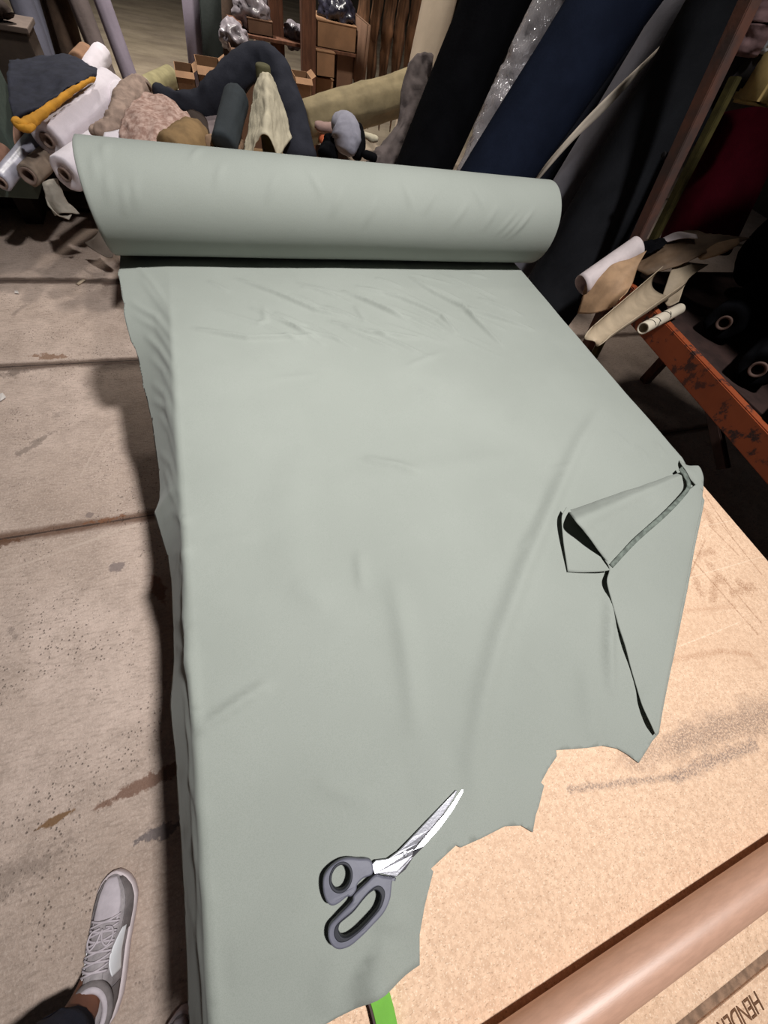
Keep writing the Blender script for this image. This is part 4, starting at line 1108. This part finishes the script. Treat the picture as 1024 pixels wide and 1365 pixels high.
o = obj('black_strap', softtube([AY(482, 205, 2.6), AY(494, 208, 2.58), AY(502, 212, 2.56)], (.02, .024, .02), 14, 14, .8, .004, 20), blk); tag(o, 'black rolled strap at the foot of the taupe cloth', 'strap')
o = obj('white_scrap', softtube([AY(482, 178, 2.75), AY(494, 184, 2.72), AY(504, 186, 2.7)], (.014, .02, .014), 14, 14, .8, .004, 20), crm); tag(o, 'small white cloth scrap beneath the olive roll', 'cloth')
bn = thing('packing_bench', 'low tan bench behind the green bolt, carrying the heap of cloth', 'bench', (.2, 2.6, 0))
tanw = mat('tan_plank', (142, 112, 78), var=.15, stretch=(1, 8, 8))
obj('bench_top', box((-.42, 2.2, .645), (.66, 3.05, .675), .004), tanw, bn, smooth=False)
for x in (-.40, .60):
    for y in (2.22, 2.98): obj('leg', box((x, y, 0), (x + .05, y + .05, .6445), .003), tanw, bn, smooth=False)
oli = mat('olive_beige_cloth', (140, 126, 96), var=0.14, scale=9, bump=0.35, bscale=40)
fabric_roll('fabric_roll', 'long olive beige fabric roll lying across the background at a slant', AY(405, 166, 3.3), AY(548, 121, 3.5), .105, oli, None, None, None, .014, .006)

# shelf with cardboard boxes
wood = mat('reddish_timber', (104, 68, 50), var=0.2, scale=6, bump=0.2, stretch=(6, 6, 1))
cardm = mat('brown_cardboard', (140, 106, 78), var=0.1, scale=8, bump=0.1)
cardd = mat('darker_cardboard', (112, 84, 66), var=0.1, scale=8, bump=0.1)
YSH = 5.0
sh = thing('timber_shelving', 'reddish timber shelving frame holding cardboard boxes in the far background', 'shelf', (*AY(400, 100, YSH)[:2], 0))
def upr(x0, x1, Y, d=.09):
    p, q = AY(x0, 120, Y), AY(x1, 120, Y)
    obj('post', box((p[0], Y, 0), (q[0], Y + d, 2.2), .006), wood, sh, smooth=False)
upr(404, 421, YSH); upr(366, 382, YSH + .25)
pL = AY(345, 60, YSH + .2)[0]; pR = AY(480, 60, YSH)[0]
zL, zU = AY(433, 134, YSH)[2], AY(448, 67, YSH + .12)[2]
for z in (zL, zU):
    obj('shelf_board', box((pL - .2, YSH + .1, z - .02), (pR + .1, YSH + .75, z), .003), wood, sh, smooth=False)
def cbox(label, px0, px1, pyb, pyt, Y, depth, m, flaps=True, ground=False, zb=None):
    p0, p1 = AY(px0, pyb, Y), AY(px1, pyb, Y); zt = AY((px0 + px1) / 2, pyt, Y)[2]
    w = p1[0] - p0[0]; zb = .004 if ground else (p0[2] if zb is None else zb)
    t = thing('cardboard_box', label, 'box', ((p0[0] + p1[0]) / 2, Y + depth / 2, zb), 'cardboard boxes in the background')
    x0, x1, y0, y1 = p0[0], p1[0], Y, Y + depth; h = .004
    bm = bmesh.new()
    for lo, hi in (((x0, y0, zb), (x1, y0 + h, zt)), ((x0, y1 - h, zb), (x1, y1, zt)), ((x0, y0, zb), (x0 + h, y1, zt)), ((x1 - h, y0, zb), (x1, y1, zt)), ((x0, y0, zb), (x1, y1, zb + h))): bm_box(bm, lo, hi)
    obj('carton', bm, m, t, smooth=False)
    if flaps:
        f_ = w * .42
        obj('flap', patch([[(x0, y0, zt), (x1, y0, zt)], [(x0, y0 - f_ * .8, zt - f_ * .45), (x1, y0 - f_ * .8, zt - f_ * .45)]], 3, 3), m, t, smooth=False)
        obj('flap', patch([[(x1, y0, zt), (x1, y1, zt)], [(x1 + f_ * .6, y0, zt + f_ * .35), (x1 + f_ * .6, y1, zt + f_ * .35)]], 3, 3), m, t, smooth=False)
    else:
        obj('lid', box((x0 - .003, y0 - .003, zt), (x1 + .003, y1 + .003, zt + .006), .001), m, t, smooth=False)
    return t
cbox('open cardboard box behind the second timber post, on the higher shelf', 333, 365, 62, 28, YSH + .15, .4, cardd, False, zb=zU + .002)
cbox('cardboard carton on the upper shelf right of the timber post', 423, 474, 66, 32, YSH + .12, .4, cardm, False, zb=zU + .002)
cbox('closed brown cardboard box on the lower shelf right of the timber post', 422, 446, 102, 70, YSH + .02, .3, cardm, False, zb=AY(432.5, 106, YSH)[2] + .012)
cbox('darker cardboard box tucked next to the closed brown box', 448, 470, 112, 72, YSH + .15, .35, cardd, False, zb=zL + .002)
cbox('cardboard box lowest in the stack right of the timber post', 421, 444, 134, 106, YSH + .11, .3, cardm, False, zb=zL + .002)
cbox('small open cardboard box between the arch and the timber post', 394, 416, 124, 104, 4.4, .2, cardm, True, True)
cbox('small tilted cardboard box left of the slate navy arch', 238, 262, 118, 96, 4.6, .25, cardm, True, True)
cbox('larger open cardboard box directly behind the slate navy arch', 268, 300, 122, 90, 4.55, .3, cardm, True, True)
cbox('low cardboard box with plastic at the foot of the dark panel', 310, 340, 84, 66, 4.75, .25, cardd, True, True)
# plastic bags on the shelves
def bag(label, px, py, Y, r, m, seed):
    c = AY(px, py, Y)
    bm = bmesh.new(); bmesh.ops.create_icosphere(bm, subdivisions=4, radius=r)
    for v in bm.verts:
        n_ = v.co.normalized()
        v.co = n_ * (r * (1 + .35 * nz(n_, 2.2, seed) + .18 * (1 - 2 * abs(nz(n_, 5, seed + 2)))))
        v.co.z *= .8
        v.co += Vector((float(c[0]), float(c[1]), float(c[2])))
    return tag(obj('plastic_bag', bm, m), label, 'bag', 'plastic bags on the shelving')
cl = mat('crinkled_clear_plastic', (150, 142, 148), rough=.3, var=.18, scale=18, bump=.5, bscale=30, spec=.6)
bkp = mat('crinkled_black_plastic', (54, 52, 66), rough=.25, var=.3, scale=24, bump=.5, bscale=40, spec=.7)
bag('pale crinkled plastic bag on top of the open box left of the posts', 336, 12, YSH + .3, .13, cl, 1)
bag('clear crumpled plastic bag on the floor left of the open box', 312, 50, YSH, .10, cl, 5)
bag('black shiny plastic bag in the carton on the upper shelf', 449, 20, YSH + .3, .13, bkp, 8)
bag('pale plastic bag between the two timber posts', 391, 48, YSH + .35, .09, cl, 12)
tag(obj('leaning_panel', beam(AY(474, 108, YSH + .1), AY(482, 24, YSH + .1), .03, .5, .004, up=(0, 1, 0)), cardd), 'thin brown board standing at the right end of the shelving', 'board')
# brown hides hanging behind
hide = mat('hanging_brown_hide', (120, 84, 58), var=0.3, scale=5, bump=0.3, bscale=20, stretch=(4, 4, .6))
HX = [AY(474, 40, 5.6)[0] + .13 * i for i in range(6)]
for i, (lab) in enumerate(('leftmost of the brown hides hanging behind the shelving', 'second brown hide from the left in the hanging row', 'third brown hide in the middle of the hanging row', 'fourth brown hide of the hanging row, next to the last', 'rightmost brown hide in the hanging row, nearest the cream roll')):
    x = HX[i]
    o = obj('hanging_hide', patch([[(x + .02, 5.6, 2.0), (x + .015, 5.6, 1.2), (x + .01, 5.62, .8), (x + .03 + .01 * i, 5.6, .28 + .05 * (i % 2))], [(x + .07, 5.54, 2.0), (x + .07, 5.52, 1.2), (x + .065, 5.52, .8), (x + .06, 5.53, .22)], [(x + .125, 5.6, 2.0), (x + .128, 5.6, 1.2), (x + .12, 5.62, .8), (x + .11, 5.6, .30 + .04 * (i % 3))]], 16, 40, .02, 8, i, .006, 24), hide); solid(o, .006)
    tag(o, lab, 'hide', 'brown hides hanging in a row')
tag(obj('hanging_rail', beam((HX[0] - .2, 5.6, 2.03), (HX[5] + .3, 5.6, 2.03), .05, .05, .004), wood), 'timber rail from which the brown hides hang', 'rail')

# tall panels and rolls at the far left
lil = mat('lilac_grey_paper', (142, 132, 146), var=0.08, scale=6, bump=0.15)
gry = mat('slate_grey_paper', (98, 98, 112), var=0.1, scale=6, bump=0.15)
brn = mat('muddy_brown_cloth', (84, 66, 54), var=0.25, scale=6, bump=0.3)
FL = 'rolls standing in the far left background'
def stand(lab, pb, pt, Y, r, m):
    a_, b_ = lean(AY(*pb, Y), AY(*pt, Y + .1), .012, 1.5)
    return fabric_roll('fabric_roll', lab, a_, b_, r, m, None, None, FL, .006, .002)
stand('lilac grey roll standing at the edge of the open floor, rightmost of the far group', (165, 80), (136, 0), 5.6, .065, lil)
stand('taupe grey roll standing second from the open floor in the far group', (134, 78), (104, 0), 5.6, .075, mat('taupe_paper', (108, 96, 94), var=.1, scale=6))
stand('muddy brown roll standing deep in shade in the middle of the far group', (98, 72), (78, 0), 5.8, .09, brn)
stand('dark brown roll standing between the grey and muddy rolls of the far group', (76, 74), (56, 0), 6.2, .06, mat('dark_brown_cloth', (56, 44, 38), var=.2, scale=7))
stand('slate grey roll standing leftmost of the far group', (54, 72), (28, 0), 5.6, .085, gry)
stand('thin slate roll standing beside the leftmost slate grey roll', (66, 66), (46, 0), 5.85, .035, gry)
tag(obj('tall_panel', beam(*lean(AY(262, 66, 5.6), AY(252, -40, 5.6), .003, 1.3), .16, .03, .004, up=(0, 1, 0)), lil), 'lilac grey panel standing upright by the open floor', 'panel')
tag(obj('tall_panel', beam(*lean(AY(284, 70, 5.5), AY(278, -40, 5.5), .003, 1.3), .17, .05, .004, up=(0, 1, 0)), mat('dark_green_panel', (52, 58, 56), var=.15, scale=6)), 'dark green panel standing right of the lilac panel', 'panel')
tag(obj('tall_panel', beam(*lean(AY(304, 34, 5.9), AY(302, -40, 5.9), .003, 1.3), .2, .05, .004, up=(0, 1, 0)), brn), 'muddy brown panel behind the pale plastic bags', 'panel')
cab = thing('storage_crate', 'brown grey wooden crate at the far left behind the navy jacket', 'crate', (*AY(15, 80, 4.9)[:2], 0))
c_ = AY(32, 36, 4.9)
crm2 = mat('brown_grey_wood', (96, 84, 76), var=.12, scale=6, bump=.2)
obj('body', box((c_[0] - 1.2, 4.9, .0), (c_[0], 5.2, c_[2] - .03), .006), crm2, cab, smooth=False)
obj('lid', box((c_[0] - 1.22, 4.88, c_[2] - .03), (c_[0] + .02, 5.22, c_[2]), .006), mat('paler_crate_lid', (120, 106, 98), var=.12, scale=8), cab, smooth=False)
tag(obj('dark_cloth_heap', softtube([AY(-25, 18, 4.95), AY(2, 12, 4.95), AY(12, 26, 4.95)], (.06, .06, .03), 20, 24, .8, .012, 12, 3), mat('dark_brown_cloth', (56, 44, 38))), 'dark brown cloth lying on the lid of the crate', 'cloth')

# ================================================================== PILE OF ROLLS AT THE LEFT
PILE = 'rolls heaped at the left'
white = mat('white_fleece', (226, 217, 225), var=0.05, scale=12, bump=0.25, bscale=150, sheen=.3)
cartub = mat('grey_brown_tube', (136, 116, 106), var=.1, scale=20)
base = thing('pallet_platform', 'low dark platform under the heap of white rolls', 'platform', (-1.2, 4.2, 0))
pm = mat('dark_pallet_wood', (46, 38, 34), var=.2, scale=8)
obj('deck', box((-2.3, 3.55, .22), (-.25, 4.9, .26), .004), pm, base, smooth=False)
for x in (-2.2, -1.25, -.36):
    obj('runner', box((x, 3.6, 0), (x + .1, 4.85, .22), .004), pm, base, smooth=False)
fabric_roll('fabric_roll', 'large white fleece roll on top of the heap, under the navy jacket', AY(64, 187, 3.25), AY(150, 116, 3.9), .088, white, .034, cartub, PILE, .008, .002)
fabric_roll('fabric_roll', 'white fleece roll with open tube end, tucked beside the end of the green bolt', AY(87, 232, 2.98), AY(178, 168, 3.55), .080, white, .030, cartub, PILE, .008, .002)
silver = mat('silver_grey_film', (178, 176, 190), rough=.35, var=.1, scale=14, bump=.2, spec=.6)
fabric_roll('film_roll', 'thin silvery roll sticking out low at the left of the heap', AY(2, 243, 3.0), AY(60, 170, 3.6), .042, silver, .026, cartub, PILE, .003, .001, cat='film roll')
fabric_roll('cardboard_tube', 'bare brown cardboard tube above the thin silvery roll', AY(-20, 226, 3.1), AY(52, 150, 3.8), .040, mat('pinkish_card_tube', (160, 122, 104), var=.08, scale=20), .03, cartub, PILE, .001, 0, cat='tube')
fabric_roll('fabric_roll', 'small beige roll with a wide dark opening below the white rolls', AY(38, 234, 3.05), AY(92, 180, 3.7), .050, mat('beige_grey_cloth', (142, 126, 112), var=.12, scale=14), .036, cartub, PILE, .005, .002)
fabric_roll('fabric_roll', 'brown cardboard coloured roll end poking out behind the navy jacket', AY(117, 72, 4.4), AY(105, 86, 4.1), .055, mat('brown_card_roll', (150, 114, 88), var=.1, scale=14), None, None, PILE)
fabric_roll('fabric_roll', 'white roll end with open tube poking out right of the brown roll end', AY(137, 72, 4.4), AY(118, 100, 4.0), .055, white, .02, cartub, PILE)
fabric_roll('fabric_roll', 'short white roll end at the upper back of the heap', AY(152, 118, 3.95), AY(178, 160, 3.5), .075, white, None, None, PILE)
yel = mat('mustard_padding', (206, 146, 48), var=.12, scale=20, bump=.3, bscale=80)
jk = thing('padded_jacket', 'dark navy padded jacket with mustard yellow lining thrown over the heap', 'jacket', AY(70, 130, 3.6) - [0, 0, .1])
njk = mat('navy_fleece', (42, 44, 58), var=.15, scale=20, bump=.35, bscale=120)
def YJ(px, py, Y): return AY(px, py, Y)
o = obj('shell', patch([[YJ(14, 84, 4.0), YJ(45, 79, 4.1), YJ(85, 75, 4.1), YJ(108, 82, 4.0), YJ(131, 95, 3.85)],
                        [YJ(12, 105, 3.7), YJ(45, 100, 3.75), YJ(80, 95, 3.75), YJ(106, 96, 3.75), YJ(127, 102, 3.75)],
                        [YJ(13, 132, 3.4), YJ(40, 128, 3.45), YJ(66, 122, 3.5), YJ(92, 112, 3.55), YJ(116, 107, 3.65)],
                        [YJ(20, 160, 3.15), YJ(36, 153, 3.2), YJ(60, 141, 3.3), YJ(80, 127, 3.42), YJ(106, 112, 3.58)]], 34, 34, .012, 9, 4, .005, 26), njk, jk); solid(o, .012)
o = obj('lining', softtube([YJ(22, 162, 3.12), YJ(30, 167, 3.08), YJ(44, 160, 3.14), YJ(62, 147, 3.25), YJ(82, 131, 3.38), YJ(104, 116, 3.52), YJ(127, 104, 3.68)], (.024, .028, .024, .018, .015, .013, .008), 18, 60, .8, .005, 26, 4), yel, jk); o['label'] = 'mustard yellow padded lining'
o = obj('lining', softtube([YJ(22, 158, 3.13), YJ(26, 168, 3.07), YJ(38, 172, 3.05), YJ(46, 167, 3.08)], (.016, .02, .018, .012), 16, 30, .7, .004, 26, 9), yel, jk); o['label'] = 'mustard yellow padded lining'
gb = AY(13, 190, 3.3)
tag(obj('green_box', box((gb[0] - .5, 3.3, .262), (gb[0], 3.75, AY(10, 97, 3.3)[2]), .01), mat('grey_green_board', (92, 104, 96), var=.08, scale=10), smooth=False), 'grey green box cut by the left edge, beside the navy jacket', 'box')
# strips of pale cloth hanging below the white rolls
scr = mat('grey_white_canvas', (168, 160, 148), var=.1, scale=16, bump=.2)
o = obj('canvas_scrap', patch([[AY(58, 245, 3.05), AY(64, 240, 3.05), AY(76, 238, 3.08)], [AY(62, 265, 3.0), AY(72, 262, 2.98), AY(88, 268, 3.02)], [AY(72, 288, 2.98), AY(84, 284, 2.95), AY(106, 286, 3.0)]], 24, 20, .012, 16, 3, .005, 34), scr); solid(o, .004)
tag(o, 'grey white canvas scraps hanging under the white roll ends', 'cloth')
o = obj('canvas_scrap', patch([[AY(60, 262, 3.0), AY(64, 275, 2.97)], [AY(74, 285, 2.95), AY(80, 288, 2.93)], [AY(92, 293, 2.93), AY(96, 286, 2.96)]], 16, 6, .002, 16, 3), scr); solid(o, .004)
tag(o, 'narrow pale canvas strip curling lowest under the white roll ends', 'cloth')
o = obj('canvas_scrap', patch([[AY(112, 324, 3.05), AY(126, 316, 3.0), AY(132, 306, 3.0)], [AY(125, 334, 2.97), AY(136, 330, 2.95), AY(140, 322, 2.97)], [AY(142, 343, 2.9), AY(150, 343, 2.9), AY(150, 335, 2.92)]], 14, 14, .004, 20, 3), mat('dull_grey_canvas', (118, 106, 96), var=.12)); solid(o, .004)
tag(o, 'dull grey canvas piece on the floor by the end of the green bolt', 'cloth')
# lace bundle
lace = mat('blush_lace', (196, 168, 156), var=.22, scale=48, bump=.5, bscale=90, c2=(150, 118, 106))
o = obj('lace_bundle', patch([[AY(160, 205, 2.6), AY(168, 160, 2.75), AY(190, 128, 2.95), AY(208, 124, 3.0)],
                              [AY(190, 208, 2.5), AY(192, 165, 2.65), AY(205, 140, 2.85), AY(215, 128, 2.95)],
                              [AY(215, 208, 2.5), AY(218, 170, 2.62), AY(222, 146, 2.8), AY(222, 132, 2.9)],
                              [AY(232, 205, 2.55), AY(254, 162, 2.75), AY(240, 146, 2.85), AY(228, 136, 2.9)]], 50, 50, .020, 10, 5, .013, 13), lace); solid(o, .006)
tag(o, 'crumpled blush pink lace cloth heaped behind the left end of the green bolt', 'cloth')
o = obj('lace_bundle', softtube([AY(120, 176, 2.75), AY(140, 172, 2.75), AY(158, 162, 2.8), AY(168, 138, 2.95), AY(186, 118, 3.1), AY(192, 122, 3.1)], (.02, .035, .05, .055, .05, .025), 24, 60, .8, .016, 14, 8), mat('beige_gauze', (172, 148, 134), var=.15, scale=30, bump=.5)); 
tag(o, 'twisted beige gauze cloth draped over the white rolls', 'cloth')
o = obj('white_cloth', patch([[AY(140, 178, 2.7), AY(158, 174, 2.72), AY(175, 174, 2.74)], [AY(135, 195, 2.6), AY(158, 192, 2.6), AY(180, 192, 2.62)]], 10, 14, .01, 12), white); solid(o, .004)
tag(o, 'small white cloth corner showing under the blush lace', 'cloth')
o = obj('tan_sack', softtube([AY(232, 215, 2.5), AY(250, 190, 2.6), AY(262, 172, 2.75)], (.10, .09, .05), 26, 30, .8, .012, 9, 2), mat('tan_sacking', (142, 114, 78), var=.15, scale=14, bump=.3)); tag(o, 'tan cloth sack right of the blush lace', 'sack')
fabric_roll('fabric_roll', 'pale olive roll lying far behind the blush lace', AZ(194, 120, .10), AZ(228, 103, .10), .10, mat('pale_olive_film', (140, 132, 100), rough=.5, var=.12, scale=10), None, None, None)
o = obj('dark_cloth', softtube([AY(225, 126, 3.2), AY(245, 148, 3.0), AY(262, 165, 2.85), AY(272, 185, 2.7)], (.04, .05, .05, .04), 20, 30, .8, .012, 10, 7), mat('dark_brown_cloth', (56, 44, 38))); tag(o, 'dark brown cloth between the blush lace and the grey cloth', 'cloth')
# brown tangle behind the bolt
for i, (pts, r, lab) in enumerate((([(282, 190), (286, 196)], .03, 'small tan roll end left of the dark slate roll'), ([(312, 200), (318, 192)], .03, 'small tan roll end right of the dark slate roll'))):
    fabric_roll('fabric_roll', lab, AY(*pts[0], 2.55), AY(*pts[1], 2.75), r, mat('tan_roll', (150, 122, 98), var=.1), None, None, None)

# litter on the floor
lit = mat('white_paper_scrap', (214, 206, 200), var=.04)
def scrap(lab, pts, m=lit):
    bm = bmesh.new(); vs = [bm.verts.new((*AZ(*p, .006)[:2], .004 + .004 * (i % 2))) for i, p in enumerate(pts)]; bm.faces.new(vs)
    o = obj('paper_scrap', bm, m, smooth=False); solid(o, .001); return tag(o, lab, 'scrap', 'litter on the floor')
scrap('torn white paper scrap at the left edge of the floor', [(-4, 526), (4, 524), (8, 529), (1, 535), (-5, 533)])
scrap('tiny white paper fleck on the floor by the dirty joint', [(19, 387), (24, 388), (25, 391), (20, 391)])
tag(obj('wood_splinter', beam(AZ(103, 379, .006), AZ(112, 373, .006), .02, .008, .001), mat('pale_wood', (186, 168, 146))), 'short pale wood splinter lying across the dirty floor joint', 'splinter')

# ================================================================== LIGHT
def lamp(name, loc, size, power, col, target=None, spread=PI):
    l = bpy.data.lights.new(name, 'AREA'); l.shape = 'DISK'; l.size = size; l.energy = power; l.color = col; l.spread = spread
    o = bpy.data.objects.new(name, l); C.objects.link(o); o.location = loc
    if target:
        d = V(target) - V(loc); o.rotation_euler = d.to_track_quat('-Z', 'Y').to_euler()
    return o
lamp('ceiling_lamp', (1.18, -.05, 4.55), .26, 52, (1.0, .985, .97), (.12, .84, .8), math.radians(78))
lamp('back_fill_light', (1.7, 3.3, 4.6), .4, 46, (1.0, .94, .86), (1.5, 4.5, .5), math.radians(95))  # added fill with no known fixture, brightens the shelving, boxes and cream roll
lamp('far_ceiling_lamp', (-.3, 5.9, 4.6), .4, 180, (1.0, .95, .88), (-.2, 7.0, 0), math.radians(125))
w = bpy.data.worlds.new('World'); bpy.context.scene.world = w; w.use_nodes = True
w.node_tree.nodes['Background'].inputs[0].default_value = (.95, .95, 1.0, 1); w.node_tree.nodes['Background'].inputs[1].default_value = .022

# ================================================================== CAMERA
cam = bpy.data.cameras.new('camera'); co = bpy.data.objects.new('camera', cam); C.objects.link(co)
from mathutils import Matrix
M = Matrix(((R[0][0], -R[1][0], -R[2][0], 0), (R[0][1], -R[1][1], -R[2][1], 0), (R[0][2], -R[1][2], -R[2][2], 0), (0, 0, 0, 1)))
M.translation = Vector(tuple(CAM)); co.matrix_world = M
cam.sensor_fit = 'HORIZONTAL'; cam.sensor_width = 36.0; cam.lens = F / 1024.0 * 36.0
cam.clip_start = .02; cam.clip_end = 100
sc_ = bpy.context.scene; sc_.camera = co
sc_.view_settings.view_transform = 'Standard'; sc_.view_settings.look = 'None'; sc_.view_settings.exposure = 0.0; sc_.view_settings.gamma = 1.0
sc_.view_settings.use_curve_mapping = False
sc_.cycles.max_bounces = 6; sc_.cycles.use_denoising = True
